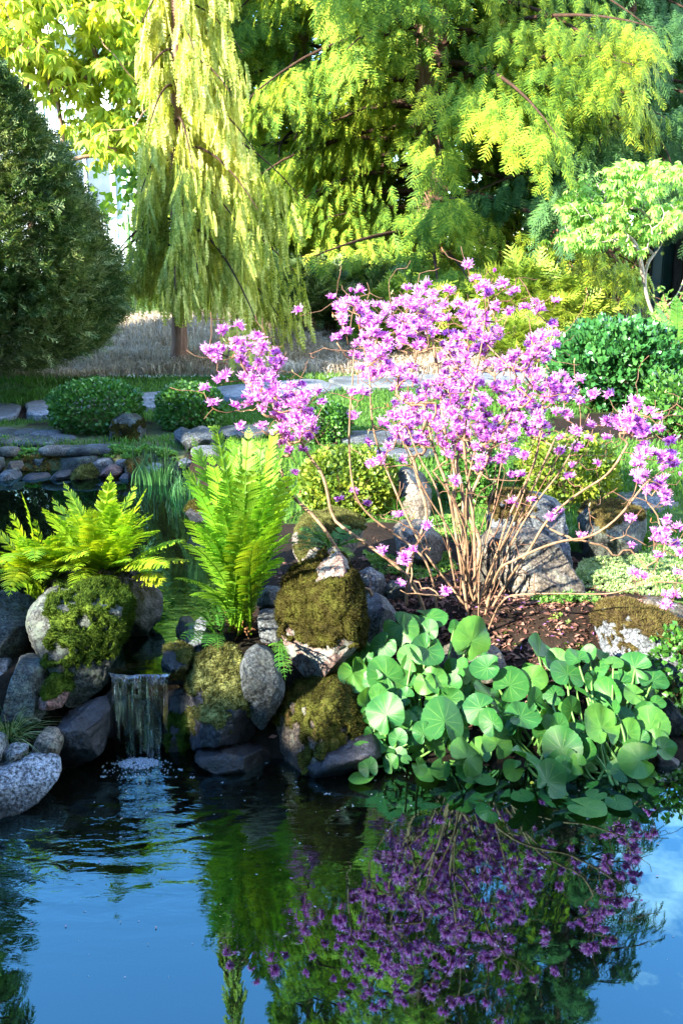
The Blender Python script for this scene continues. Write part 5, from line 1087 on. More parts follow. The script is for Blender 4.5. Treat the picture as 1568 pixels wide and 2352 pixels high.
# mat plants ------------------------------------------------------
rv = []; rf = []
for k in range(7):
    a = k*2.4; el = .25+.12*k; d = np.array([math.cos(a)*math.cos(el), math.sin(a)*math.cos(el), math.sin(el)]); s_ = np.array([-math.sin(a), math.cos(a), 0])
    m_ = d*.6; rv += [np.zeros(3), m_-s_*.26, m_+s_*.26, d*1.0]; rf += [(4*k, 4*k+2, 4*k+1), (4*k+1, 4*k+2, 4*k+3)]
RV, RF = np.array(rv), np.array(rf)
def mat_plants(name, label, poly, dens, sz, mat, seed, hmax=.03, cat='ground cover', world=None, thr=-.25):
    r = np.random.default_rng(seed); w = world if world is not None else [tuple(onground(*q)[:2]) for q in poly]; w = np.array(w)
    lo, hi = w.min(0), w.max(0); n = int(dens*np.prod(hi-lo)); x = r.uniform(lo[0], hi[0], n); y = r.uniform(lo[1], hi[1], n)
    k = inpoly(x, y, w) & (fbm(p3(x*7, y*7, seed), 3) > thr) & (terrain(x, y) > .01); x, y = x[k], y[k]; n = len(x)
    hgt = hmax*np.clip(.5+fbm(p3(x*9, y*9, seed+1), 3), .05, 1)*np.clip(polydist(x, y, w)*12, .1, 1); z = terrain(x, y)+hgt*r.uniform(.5, 1, n)
    R = rots(np.stack([r.normal(size=n), r.normal(size=n), r.normal(0, .2, n)], -1), p3(r.normal(0, .35, n), r.normal(-.2, .35, n), 1.0))
    V, F = scatter(RV, RF, R, np.stack([x, y, z], -1), sz*r.uniform(.6, 1.3, n))
    return tag(obj(name, V, F, mat, loc=(w[:, 0].mean(), w[:, 1].mean(), float(terrain(w[:, 0], w[:, 1]).mean()))), label, cat, kind='stuff')
SED = foliage('stonecrop', [(.1, (.04, .12, .02)), (.5, (.10, .24, .04)), (.9, (.22, .36, .06))], .3, .5, .3, nscale=6)
SEY = foliage('stonecrop_yellow', [(.1, (.08, .18, .03)), (.5, (.22, .32, .06)), (.8, (.38, .42, .10)), (.97, (.45, .22, .08))], .3, .5, .3, nscale=6)
SER = foliage('stonecrop_reddish', [(.1, (.10, .06, .02)), (.5, (.22, .13, .04)), (.9, (.26, .28, .06))], .3, .6, .3, nscale=9)
SEM = foliage('silver_green_mat', [(.1, (.10, .20, .06)), (.5, (.24, .34, .14)), (.9, (.42, .50, .22))], .3, .6, .25, nscale=5)
mat_plants('stonecrop', 'bright green stonecrop spreading below the sunlit boulder and the long low branch', [(1215,1378),(1290,1362),(1400,1372),(1452,1402),(1440,1418),(1360,1425),(1300,1405),(1225,1392)], 9000, .016, SED, 1, .05)
mat_plants('stonecrop', 'yellow stonecrop tinged orange scattered over the soil left of the mossy-capped stone', [(1245,1440),(1290,1400),(1360,1395),(1372,1440),(1340,1490),(1260,1500)], 4200, .013, SEY, 2, .03, thr=.0)
mat_plants('mat_plant', 'sunlit pale yellow-green mat of plants covering the ground at right', [(1310,1330),(1340,1290),(1480,1270),(1640,1220),(1700,1340),(1600,1378),(1400,1362),(1330,1350)], 15000, .013, SEM, 3, .03, thr=-.6)
mat_plants('stonecrop', 'green and yellow stonecrop patch between the boulders left of the shrub stems', [(830,1270),(880,1280),(960,1290),(1030,1270),(1050,1310),(960,1335),(870,1320)], 7500, .014, SED, 4, .035, thr=-.5)
mat_plants('mat_plant', 'low green plants filling the gap behind the flat-topped boulder and stems', [(930,1195),(1050,1190),(1110,1215),(1090,1260),(1030,1240),(960,1205)], 8500, .014, SED, 5, .035, thr=-.6)
mat_plants('mat_plant', 'green mat plants on top of the far shore wall beside the mossy boulder', [(215,1048),(250,1030),(335,1028),(405,1042),(410,1058),(330,1060),(240,1058)], 5200, .022, SED, 6, .05)
mat_plants('mat_plant', 'green mat plants on the far bank at the left edge', [(-60,1052),(-20,1038),(80,1036),(130,1046),(130,1056),(40,1066),(-50,1062)], 4200, .022, SED, 7, .05)
mat_plants('cushion_plant', 'rusty reddish cushion plant hanging over the far shore wall at left', [(45,1082),(52,1052),(120,1048),(142,1060),(130,1084),(90,1092)], 9000, .018, SER, 8, .07, thr=-.9)
mat_plants('stonecrop', 'thin grass and weeds between the far bank paving stones', [(-80,1000),(100,992),(130,1005),(100,1035),(-80,1035)], 1800, .02, SED, 9, .02, thr=.05)
mat_plants('low_weeds', 'small leafy weeds at the right edge behind the dark waterside stones', [(1520,1600),(1568,1530),(1640,1530),(1640,1700),(1560,1700)], 3500, .022, SED, 10, .06)
mat_plants('bank_moss', 'dark green moss and tiny plants on the bank between the round-leaf clumps', [(1120,1480),(1180,1440),(1300,1480),(1420,1500),(1420,1580),(1200,1580)], 9000, .008, MO_G, 11, .012, thr=-.2)
# litter of brown leaves and fallen petals under the shrub
bv = np.array([(-.35, 0, .1), (0, -.7, 0), (.35, 0, .14), (0, .8, .05), (0, 0, 0)]); bf = np.array([(0, 1, 4), (1, 2, 4), (2, 3, 4), (3, 0, 4)])
n = 6500; x = rng.normal(.42, .45, n); y = rng.normal(3.25, .28, n); z = terrain(x, y); k = (z > .03) & (x > -.25) & (y < 4); x, y, z = x[k], y[k], z[k]; n = len(x)
R = rots(rng.normal(size=(n, 3))*[1, 1, .3], p3(rng.normal(0, .5, n), rng.normal(0, .5, n), 1.0)); sc_ = rng.uniform(.004, .022, n)
V, F = scatter(bv, bf, R, np.stack([x, y, z+.006], -1), sc_)
M_LIT = foliage('leaf_litter', [(.1, (.03, .016, .012)), (.5, (.12, .055, .04)), (.85, (.24, .14, .10)), (.95, (.40, .30, .22))], .1, .8, .2, nscale=10)
tag(obj('leaf_litter', V, F, M_LIT, loc=(0, 0, 0)), 'brown fallen leaves and bits on the dark soil around the shrub base', 'leaf litter', kind='stuff')
n = 130; x = rng.normal(.5, .38, n); y = rng.normal(3.15, .22, n); z = terrain(x, y); k = z > .03; x, y, z = x[k], y[k], z[k]; n = len(x)
R = rots(rng.normal(size=(n, 3))*[1, 1, .3], p3(rng.normal(0, .4, n), rng.normal(0, .4, n), 1.0)); V, F = scatter(bv*[.5, 1, 1], bf, R, np.stack([x, y, z+.012], -1), rng.uniform(.008, .015, n))
tag(obj('fallen_petals', V, F, foliage('fallen_petals', [(.2, (.35, .12, .5)), (.8, (.55, .3, .65))], .2, .6, .2), loc=(0, 0, 0)), 'fallen purple petals strewn over the soil under the shrub', 'petals', kind='stuff')
# ================================================================ background trees
def spray_mesh(nb=9, seed=0, w=.42, jag=3, droop=.25, narrow=1.0):
    "flat cypress-like spray: an axis with toothed side branchlets, unit length"
    r = np.random.default_rng(seed); V = []; F = []
    def leaf(p, d, s_, L_, W_):
        n = len(V); m = jag*2+1; u = np.linspace(0, 1, m); tw = np.where(np.arange(m) % 2 == 0, .35, 1.0)*(1-u*.75); tw[-1] = .05
        for k in range(m):
            q = p+d*L_*u[k]-np.array([0, 0, 1])*droop*L_*u[k]**2*.6
            V.append(q-s_*W_*tw[k]); V.append(q+s_*W_*tw[k]+d*W_*.4)
        for k in range(m-1):
            a = n+2*k; F.append((a, a+1, a+3)); F.append((a, a+3, a+2))
    ax = np.array([0, 1., 0])
    for k in range(nb):
        t = .10+.82*k/(nb-1); L_ = w*(math.sin(math.pi*(t*.80+.16)))**.8*narrow*r.uniform(.85, 1.15)
        for sg in (-1, 1):
            d = nrm(np.array([sg*1.0, .95+r.normal(0, .1), r.normal(0, .12)])); s_ = nrm(np.array([-d[1], d[0], 0]))
            leaf(np.array([0, t, -droop*t*t*.8]), d, s_, L_, .060)
    for k in range(3): leaf(np.array([0, k*.31, -droop*(k*.31)**2*.8]), ax, np.array([1., 0, 0]), .37, .055)
    return np.array(V), np.array(F)
def sprays(mb, mesh, loc, ax, nm, sc_):
    V, F = scatter(mesh[0], mesh[1], rots(ax, nm), loc, sc_); mb.add(V, F)
SPR = [spray_mesh(6, 1, .42, 2), spray_mesh(6, 2, .50, 2), spray_mesh(7, 3, .36, 2)]
SPRW = [spray_mesh(8, 4, .14, 1, .1), spray_mesh(9, 5, .11, 1, .1)]
SPRS = [spray_mesh(5, 6, .5, 1, .05), spray_mesh(4, 7, .45, 1, -.1)]
M_TRUNK = simple('conifer_bark', [(.3, (.09, .045, .03)), (.55, (.19, .11, .075)), (.75, (.30, .20, .15))], 9, .85, .2, bump=.8, stretch=(3, 3, .5), usecol=True, dist=.03)
CED2 = foliage('shade_dark_cedar_sprays', [(.05, (.018, .055, .022)), (.45, (.040, .105, .036)), (.9, (.075, .165, .040))], .3, .6, .1, nscale=.9, nmix=.55)  # deep cedar green, with the right tree's shade put into the colour
CED = foliage('cedar_sprays', [(.05, (.03, .09, .020)), (.45, (.11, .20, .022)), (.8, (.32, .38, .035)), (.97, (.50, .48, .04))], .36, .6, .1, nscale=.9, nmix=.55)
WEEP = foliage('weeping_sprays', [(.05, (.10, .18, .03)), (.5, (.42, .46, .10)), (.95, (.72, .66, .26))], .45, .6, .1, nscale=1.3, nmix=.5)
YEW = foliage('yew_sprays', [(.05, (.012, .038, .010)), (.45, (.040, .085, .020)), (.95, (.27, .31, .12))], .25, .55, .25, nscale=2.0, nmix=.5)
JUN = foliage('juniper_sprays', [(.05, (.05, .11, .015)), (.5, (.16, .24, .025)), (.95, (.34, .36, .05))], .3, .5, .25, nscale=2.0, nmix=.5)

def cedar(label, x, y, H, rad, z0, seed, n_limb, per, spr, mat, trunk_r=.15, weep=False, size=.36, low=.9, cones=0, name='cedar', front=1.0, taper=.85, lean=0, gaps=()):
    r = np.random.default_rng(seed); gz = th(x, y); t = thing(name, label, 'conifer', (x, y, gz))
    mb = MB(); n = 24; zz = np.linspace(-.05, H, n); tx = x+lean*zz+.05*vn(p3(zz*.6, 0*zz, seed)); ty = y+.05*vn(p3(zz*.6, 0*zz, seed+5))
    tube(mb, np.stack([tx, ty, gz+zz], -1), trunk_r*(1-zz/H*.88)*(1+.25*np.exp(-zz/.15)), 14, (1, 1, 1), .05); mb.obj('trunk', M_TRUNK, parent=t, smooth=True)
    br = MB(); LOC, AX, NM, SC_, = [], [], [], []
    for k in range(n_limb):
        f = (k+r.random())/n_limb; z = low+(H*.97-low)*f**1.15; a = k*2.39996+r.normal(0, .3)
        if math.sin(a) < -.35 and any(g0_ < z < g1_ for g0_, g1_ in gaps) and r.random() < .6: continue
        if weep and z < 3.0 and math.sin(a) < -.8 and r.random() < .25: continue
        Rz = rad*(1-f*taper)*r.uniform(.5, 1.12)*min(1, .72+z/H*1.5)
        if weep: Rz = rad*np.interp(z, [.6, 1.4, 1.9, 2.6, 3.3, H], [1.0, .66, .54, .40, .30, .05])*(1+.32*math.cos(a))*r.uniform(.7, 1.18)
        o_ = np.array([math.cos(a), math.sin(a), 0]); p0 = np.array([np.interp(z, zz, tx), np.interp(z, zz, ty), gz+z])
        if weep:
            mid = p0+o_*Rz*.45+[0, 0, Rz*.16]; e = p0+o_*Rz+[0, 0, -Rz*r.uniform(.25, .75)-.1]
        else:
            a2 = a+r.normal(0, .25); o_ = np.array([math.cos(a2), math.sin(a2), 0]); mid = p0+o_*Rz*.5+[r.normal(0, .12), r.normal(0, .12), r.normal(.05, .16)]; e = p0+o_*Rz+[0, 0, -Rz*r.uniform(.05, .5)+.08]
        cv = bez(p0, mid, e, 10); tube(br, cv, np.linspace(trunk_r*.17*(1-f*.6)+.005, .004, 10), 5, (.24, .22, .20))
        m = max(6, int(per*Rz/rad)); s_ = r.uniform(.12 if weep else .22, 1.0, m)**(.8); q = s_*9; i = np.minimum(q.astype(int), 8); pp = cv[i]+(cv[i+1]-cv[i])*(q-i)[:, None]
        side = np.cross(o_, [0, 0, 1.]); sg = r.choice([-1, 1], m)
        if weep:
            off = side[None]*(sg*r.random(m)*.20*Rz*s_)[:, None]; loc = pp+off+np.array([0, 0, -1])*(r.random(m)**.8*min(.55, Rz*.6))[:, None]
            ax = np.array([0, 0, -1.])+r.normal(0, .13, (m, 3))+o_*.12; nm = r.normal(size=(m, 3))*[1, 1, .2]; sc_ = size*r.uniform(.7, 1.25, m)
        else:
            w_ = r.random(m)**.7*.34*Rz*(1.12-s_); loc = pp+side[None]*(sg*w_)[:, None]-np.array([0, 0, 1])*(.35*w_+.34*r.random(m)**1.5)[:, None]+r.normal(0, .04, (m, 3))
            ax = o_[None]*.5+side[None]*(sg*.6)[:, None]+np.array([0, 0, -1.])*r.uniform(.45, 1.6, m)[:, None]+r.normal(0, .18, (m, 3))
            nm = np.array([0, 0, .7])+o_*r.uniform(.4, 1.4, m)[:, None]+r.normal(0, .25, (m, 3)); sc_ = size*r.uniform(.65, 1.3, m)
        LOC.append(loc); AX.append(ax); NM.append(nm); SC_.append(sc_)
    br.obj('limbs', M_TRUNK, parent=t, smooth=True)
    LOC, AX, NM, SC_ = map(np.concatenate, (LOC, AX, NM, SC_)); ok = LOC[:, 2]-SC_*.5 > terrain(LOC[:, 0], LOC[:, 1])+(np.where(LOC[:, 0] < x+.45, .50, .12) if weep else 0)
    LOC, AX, NM, SC_ = LOC[ok], AX[ok], NM[ok], SC_[ok]; pick = r.integers(0, len(spr), len(LOC)); mb = MB()
    for k in range(len(spr)):
        j = pick == k; sprays(mb, spr[k], LOC[j], AX[j], NM[j], SC_[j])
    mb.obj('crown', mat, parent=t)
    if cones:
        mb = MB(); U, F = ICO[3]; U, F = ico(1); j = r.choice(len(LOC), cones)
        for q in j:
            cn = LOC[q]+r.normal(0, .03, 3)
            for _ in range(int(r.integers(5, 14))): mb.add(U*[.011, .011, .015]+cn+r.normal(0, .035, 3), F, np.array([1.2, .7, .6])*r.uniform(.6, 1.5))
        o = mb.obj('cones', M_TRUNK, parent=t); o['kind'] = 'stuff'
    return t, LOC
p = P(405, 838, 8.62)
cedar('weeping conifer with hanging pale sprays and dark red-brown trunk, standing in the dry grass', p[0], 8.62, 6.4, 1.2, 0, 21, 96, 230, SPRW, WEEP, .065, True, .20, .95, name='weeping_conifer', taper=.97, lean=.055)
p = P(985, 680, 12.0)
cedar('big cedar with thick brown trunk and drooping feathery sprays in the middle of the background', p[0], 12.0, 16.0, 3.1, 0, 22, 230, 360, SPR, CED, .21, False, .175, .75, 10, gaps=((1.7, 2.15), (4.1, 4.7)))
p = P(1385, 680, 12.6)
cedar('dark cedar hung with small brown cone clusters at upper right, its limbs over the maple', p[0], 12.6, 12.5, 2.6, 0, 23, 135, 280, SPR, CED2, .17, False, .19, 1.6, 60)
p = P(700, 660, 13.6)
cedar('bright green cedar between the weeping conifer and the big cedar', p[0], 13.6, 15.0, 2.5, 0, 24, 175, 280, SPR, CED, .15, False, .185, .55, 4)
p = P(60, 680, 14.5)
cedar('tall dark conifer towering behind the yellow-green tree at the far upper left', -5.9, 14.0, 13.5, 1.9, 0, 25, 90, 110, SPR, CED2, .18, False, .34, 1.0, 4)
# dark rounded conifer at left ------------------------------------
def shell_conifer(label, cx, cy, prof, n, spr, mat, size, seed, gz, name='conifer', up=.35, squash_y=1.0, trunk_r=.05, stems=30, cat='conifer', droop=0.0, inner=.82):
    "prof: list of (height, radius)"
    r = np.random.default_rng(seed); t = thing(name, label, cat, (cx, cy, gz)); pz_, pr = np.array(prof).T
    z = r.uniform(pz_[0], pz_[-1], n*3); R_ = np.interp(z, pz_, pr); keep_ = r.random(n*3) < (R_+.12*pr.max())/(pr.max()*1.12); z, R_ = z[keep_][:n], R_[keep_][:n]; n = len(z)
    a = r.uniform(0, 2*np.pi, n); lump = 1+.17*fbm(p3(np.cos(a)*3.5, np.sin(a)*3.5, z*3.4), 4, seed)+.05*vn(p3(np.cos(a)*9, np.sin(a)*9, z*6), seed)
    rr = R_*lump*(inner+(1-inner)*r.random(n)**.6); o_ = np.stack([np.cos(a), np.sin(a), 0*a], -1)
    loc = o_*rr[:, None]*[1, squash_y, 1]+p3(np.full(n, cx), np.full(n, cy), gz+z)
    ok = loc[:, 2] > terrain(loc[:, 0], loc[:, 1])+.03; loc, o_, n = loc[ok], o_[ok], ok.sum()
    ax = o_+np.array([0, 0, up])+r.normal(0, .42, (n, 3)); nm = np.array([0, 0, 1.])+r.normal(0, .6, (n, 3)); pick = r.integers(0, len(spr), n); mb = MB(); sc_ = size*r.uniform(.6, 1.35, n)
    for k in range(len(spr)):
        j = pick == k; sprays(mb, spr[k], loc[j], ax[j], nm[j], sc_[j])
    mb.obj('crown', mat, parent=t); mb = MB(); H = pz_[-1]
    tube(mb, [[cx, cy, gz-.05], [cx+.02, cy, gz+H*.5], [cx, cy, gz+H*.92]], [trunk_r, trunk_r*.7, .01], 8, (.6, .6, .6))
    for k in range(stems):
        zz = r.uniform(.15*H, .85*H); aa = r.uniform(0, 6.28); R2 = np.interp(zz+.1*H, pz_, pr)*.8; e = np.array([cx+R2*math.cos(aa), cy+R2*math.sin(aa)*squash_y, gz+zz+.10*H-droop*R2])
        s_ = np.array([cx, cy, gz+zz*.8]); tube(mb, bez(s_, (s_+e)/2+[0, 0, .06-droop*.1], e, 7), np.linspace(trunk_r*.35, .004, 7), 4, (.45, .45, .45))
    mb.obj('trunk', M_TRUNK, parent=t, smooth=True); return t
gz = th(-2.55, 7.5)
shell_conifer('dense dark rounded yew-like conifer filling the left edge, its low twigs over the dry grass', -2.62, 7.35, [(.20,.45),(.36,.85),(.55,.98),(.9,.97),(1.3,.84),(1.7,.62),(2.0,.43),(2.2,.28),(2.4,.08)], 36000, SPRS, YEW, .095, 31, gz, name='dark_conifer', up=.35, stems=60, trunk_r=.07, inner=.62)
# low junipers and yews under the cedars
def low_conifer(label, px, py, Y, rx_, rz_, n, mat, seed, size=.2, up=.5, spr=SPR, name='juniper'):
    c = P(px, py, Y); g_ = th(c[0], Y); shell_conifer(label, c[0], Y, [(.02, rx_*.7), (rz_*.3, rx_), (rz_*.65, rx_*.75), (rz_, rx_*.12)], n, spr, mat, size, seed, g_, name=name, up=up, cat='shrub', stems=16, trunk_r=.03, inner=.45)
low_conifer('yellow-green spreading juniper behind the top of the blossoms, left of the pair', 955, 690, 9.6, .55, .55, 900, JUN, 41, .22)
low_conifer('golden spreading juniper behind the top of the blossoms, right of the pair', 1195, 660, 10.2, .75, .70, 1300, JUN, 42, .22)
low_conifer('low golden conifer seen through the upper right of the blossoms', 1180, 760, 8.9, .38, .34, 600, JUN, 43, .16)
low_conifer('dark low yew in shade at the foot of the bright green cedar', 700, 690, 10.4, .60, .55, 1200, YEW, 44, .2, name='yew')
low_conifer('dark low yew in shade between the junipers and the bright green cedar', 840, 680, 10.6, .50, .60, 1100, YEW, 45, .2, name='yew')
low_conifer('dark green yew behind the right juniper, left of the white chair-like slats', 1275, 690, 10.8, .42, .55, 900, YEW, 46, .2, name='yew')

# broadleaf trees ------------------------------------------------
def palmate(nl=6, seed=0, narrow=.16):
    r = np.random.default_rng(seed); V = []; F = []
    for k in range(nl):
        a = (k-(nl-1)/2)*.62+r.normal(0, .08); d = np.array([math.sin(a), math.cos(a), -.25-.35*abs(a)*.4]); s_ = np.array([math.cos(a), -math.sin(a), 0]); n = len(V); L_ = 1-.18*abs(a)
        V += [np.zeros(3), d*L_*.5-s_*narrow, d*L_*.5+s_*narrow, d*L_+[0, 0, -.28]]; F += [(n, n+2, n+1), (n+1, n+2, n+3)]
    return np.array(V), np.array(F)
PAL = [palmate(5, 1), palmate(7, 2, .13), palmate(6, 3, .15)]
def broadleaf(label, skel_paths, crown_fn, n_twig, leaves_per, lsize, mat, bark, seed, name='maple_tree', tip=.004, cap=.07, droop=.6, spread=.10, step=.09, col=None, k=.45, wob=.02, cat='tree'):
    r = np.random.default_rng(seed); s = Skel()
    for pth in skel_paths: s.path(pth, -1, step)
    T = crown_fn(r, n_twig); b = np.array(skel_paths[0][0]); T = T[np.argsort(np.linalg.norm(T-b, axis=1))]
    for q in T: s.attach(q, r, step, wob, .5, .2)
    t = thing(name, label, cat, b); s.mesh(tip, k, cap, (lambda p_, q_: col) if col else None, 8, .05).obj('trunk', bark, parent=t, smooth=True)
    n = len(T)*leaves_per; j = np.repeat(np.arange(len(T)), leaves_per); loc = T[j]+r.normal(0, spread, (n, 3))*[1, 1, .55]
    ax = r.normal(size=(n, 3))*[1, 1, .25]+[0, 0, -droop]; nm = np.array([0, 0, 1.])+r.normal(0, .3, (n, 3)); pick = r.integers(0, 3, n); mb = MB(); sc_ = lsize*r.uniform(.6, 1.25, n)
    for q in range(3):
        m_ = pick == q; V, F = scatter(PAL[q][0], PAL[q][1], rots(ax[m_], nm[m_]), loc[m_], sc_[m_]); mb.add(V, F)
    mb.obj('crown', mat, parent=t); return t
MAPY = foliage('pale_maple_leaves', [(.1, (.14, .28, .03)), (.5, (.32, .44, .05)), (.9, (.52, .56, .10))], .45, .5, .3, nscale=2, tint=(1.4, 1.2, .4))
MAPG = foliage('spring_maple_leaves', [(.1, (.12, .30, .05)), (.5, (.22, .42, .08)), (.9, (.34, .52, .12))], .42, .45, .35, nscale=3)
GBARK = simple('smooth_grey_bark', [(.3, (.16, .13, .10)), (.6, (.30, .25, .20)), (.8, (.42, .38, .33))], 12, .7, .3, bump=.4, stretch=(2, 2, .6), usecol=True)
def fwd(l, Y):
    Yv = np.interp(np.arange(len(l)), [0, len(l)-1], Y); return [P(a, b, y_) for (a, b), y_ in zip(l, Yv)]
# small maple on the right
pths = [fwd([(1504,762),(1500,725),(1486,690),(1478,650),(1484,605),(1500,585),(1518,565),(1524,535),(1540,505)], (9.8, 9.9)), fwd([(1502,735),(1520,712),(1545,690),(1560,665),(1574,630),(1600,560),(1610,500)], (9.8, 10.1)), fwd([(1478,650),(1470,600),(1460,560),(1430,530),(1400,505)], (9.8, 9.5)), fwd([(1524,535),(1500,510),(1480,490),(1450,465)], (9.9, 9.7))]
g0 = onground(1504, 762); pths[0][0] = np.array([pths[0][0][0], 9.8, th(pths[0][0][0], 9.8)-.05])
def crown1(r, n):
    o = []
    while len(o) < n:
        px, py = r.uniform(1278, 1640), r.uniform(378, 600)
        top = np.interp(px, [1278, 1320, 1400, 1480, 1640], [490, 425, 385, 375, 380]); bot = np.interp(px, [1278, 1330, 1400, 1450, 1500, 1560, 1640], [545, 570, 560, 590, 575, 520, 520])
        if top < py < bot and (vn(np.array([px*.028, py*.05, 3.])) > -.25 or r.random() < .15): o.append(P(px, py, 9.75+r.normal(0, .28)))
    return np.array(o)
broadleaf('small maple with fresh pale green drooping leaves and forked grey trunk at right', pths, crown1, 200, 6, .075, MAPG, GBARK, 51, tip=.0035, cap=.055, spread=.055, step=.06, k=.45)
# big pale sunlit tree at upper left
pths = [fwd([(60,330),(58,200),(66,100),(60,20),(50,-80),(40,-300)], (11.6, 11.9)), fwd([(150,360),(132,220),(120,120),(105,40),(90,-60)], (11.6, 12.0)), fwd([(128,190),(170,190),(240,170),(300,160),(360,150)], (11.8, 11.6))]
for q in pths[:2]: q.insert(0, np.array([q[0][0], q[0][1], th(q[0][0], q[0][1])-.1]))
def crown2(r, n):
    o = []
    while len(o) < n:
        px, py = r.uniform(-260, 400), r.uniform(-330, 385)
        bot = np.interp(px, [-260, 0, 60, 130, 200, 300, 350, 400], [150, 130, 130, 250, 320, 375, 290, 200])
        if py < bot and vn(np.array([px*.016, py*.022, 7.])) > -.30: o.append(P(px, py, 11.8+r.normal(0, .6)))
    return np.array(o)
broadleaf('tall sunlit tree with yellow-green leaves and thin brown trunks at upper left', pths, crown2, 520, 9, .16, MAPY, GBARK, 52, name='deciduous_tree', tip=.006, cap=.09, spread=.14, step=.14, k=.45, col=(.7, .5, .4))
# row of trees that closes the garden behind
def far_tree(label, px, Y, H, rad, seed, mat, n=5200, z0=.8, name='background_tree', ls=.17):
    r = np.random.default_rng(seed); x = P(px, 600, Y)[0]; g_ = th(x, Y); t = thing(name, label, 'tree', (x, Y, g_)); mb = MB()
    tube(mb, [[x, Y, g_-.1], [x+.1, Y, g_+H*.4], [x, Y, g_+H*.85]], [.16, .11, .03], 8, (.6, .5, .45))
    C_ = []
    for k in range(22):
        a = r.uniform(0, 6.28); zz = r.uniform(z0+.5, H*.95); q = rad*r.uniform(.2, .85)*math.sqrt(max(.1, 1-((zz-H*.45)/(H*.6))**2)); c = np.array([x+q*math.cos(a), Y+q*math.sin(a), g_+zz]); C_.append(c)
        tube(mb, bez([x, Y, g_+zz*.55], (c+[x, Y, g_+zz])/2, c, 6), np.linspace(.05, .01, 6), 4, (.6, .5, .45))
    mb.obj('trunk', M_TRUNK, parent=t, smooth=True); C_ = np.array(C_); j = r.integers(0, 22, n); d = nrm(r.normal(size=(n, 3)))*(r.random(n)**.5)[:, None]*rad*.42; loc = C_[j]+d
    V, F = scatter(LV, LF, rots(r.normal(size=(n, 3))+[0, 0, -.4], nrm(d)+r.normal(0, .6, (n, 3))+[0, 0, .5]), loc, ls*r.uniform(.6, 1.3, n)); mb = MB(); mb.add(V, F); mb.obj('crown', mat, parent=t)
BGT = foliage('background_leaves', [(.1, (.05, .13, .02)), (.5, (.12, .24, .03)), (.9, (.28, .38, .05))], .4, .5, .3, nscale=.8)
for k, (lab, px, Y, H, rad) in enumerate([('pale leafy tree far behind, seen just right of the weeping conifer', 560, 17, 6.5, 2.2), ('leafy tree far behind between the bright green and the big cedar', 820, 18, 7.5, 2.5),
        ('leafy tree far behind, glimpsed between the two large cedar trunks', 1150, 18, 5.2, 2.6), ('yellow-green tree far behind at right, above the small maple and below the dark cedar limbs', 1500, 17, 4.6, 1.8),
        ('leafy tree far behind at the extreme right edge beside the dark roof', 1720, 19, 6.5, 2.4), ('bushy tree behind the house gable, far upper left', -60, 24, 9, 3.2), ('leafy tree far behind the weeping conifer on its left side', 450, 19, 5.0, 1.5)]):
    far_tree(lab, px, Y, H, rad, 70+k, BGT)
# house, roof, fence, bench ---------------------------------------
WALLM = simple('pale_blue_boards', [(.3, (.55, .62, .68)), (.7, (.68, .74, .80))], 3, .7, .2, bump=.1, stretch=(8, 8, .2))
ROOFM = simple('grey_roof', [(.3, (.12, .14, .18)), (.7, (.22, .25, .30))], 6, .7, .3, bump=.4, stretch=(1, 1, 6))
DARKW = simple('dark_timber', [(.3, (.012, .010, .009)), (.7, (.05, .04, .035))], 10, .8, .2, bump=.4, stretch=(1, 1, 8))
WHT = simple('white_paint', [(.3, (.74, .77, .80)), (.7, (.82, .84, .86))], 4, .6, .3, bump=0)
GLS = simple('window_glass', [(.3, (.05, .07, .09)), (.7, (.09, .12, .15))], 2, .08, .6, bump=0)
a0 = P(-700, 560, 21)[0]; a1 = P(330, 560, 21)[0]; g_ = th(a1, 21); H = 4.6
h = thing('house', 'pale blue-white boarded house with grey roof behind the trees at upper left', 'house', (a1, 21, g_))
mb = MB(); box(mb, (a0, 21, g_-.1), (a1, 26, g_+H))
xs = np.arange(a0, a1, .22)
for q in xs: box(mb, (q, 20.975, g_), (q+.045, 20.998, g_+H-.02))
mb.obj('wall', WALLM, parent=h)
mb = MB(); V = [(a0-.3, 20.55, g_+H-.12), (a1+.35, 20.55, g_+H-.12), (a1+.35, 23.5, g_+H+1.9), (a0-.3, 23.5, g_+H+1.9), (a0-.3, 26.45, g_+H-.12), (a1+.35, 26.45, g_+H-.12)]
V2 = [(x_, y_, z_+.14) for x_, y_, z_ in V]; mb.add(np.array(V+V2), [(0,1,2,3),(3,2,5,4),(9,8,7,6),(10,11,8,9),(0,6,7,1),(4,5,11,10),(0,3,9,6),(3,4,10,9),(1,7,8,2),(2,8,11,5)]); mb.obj('roof', ROOFM, parent=h)
mb = MB(); box(mb, (a0-.3, 20.42, g_+H-.20), (a1+.35, 20.54, g_+H-.06)); mb.obj('gutter', WHT, parent=h)
for wx in (-5.6, -8.0):
    fr_ = MB(); x0, x1, z0, z1 = wx, wx+1.0, g_+1.2, g_+2.6
    for b_ in [((x0-.08, 20.90, z0-.08), (x1+.08, 20.97, z0)), ((x0-.08, 20.90, z1), (x1+.08, 20.97, z1+.08)), ((x0-.08, 20.90, z0), (x0, 20.97, z1)), ((x1, 20.90, z0), (x1+.08, 20.97, z1)), ((x0+.47, 20.91, z0), (x0+.53, 20.965, z1))]: box(fr_, *b_)
    f_ = fr_.obj('window', WHT, parent=h); mb = MB(); box(mb, (x0, 20.93, z0), (x1, 20.96, z1)); mb.obj('pane', GLS, parent=f_)
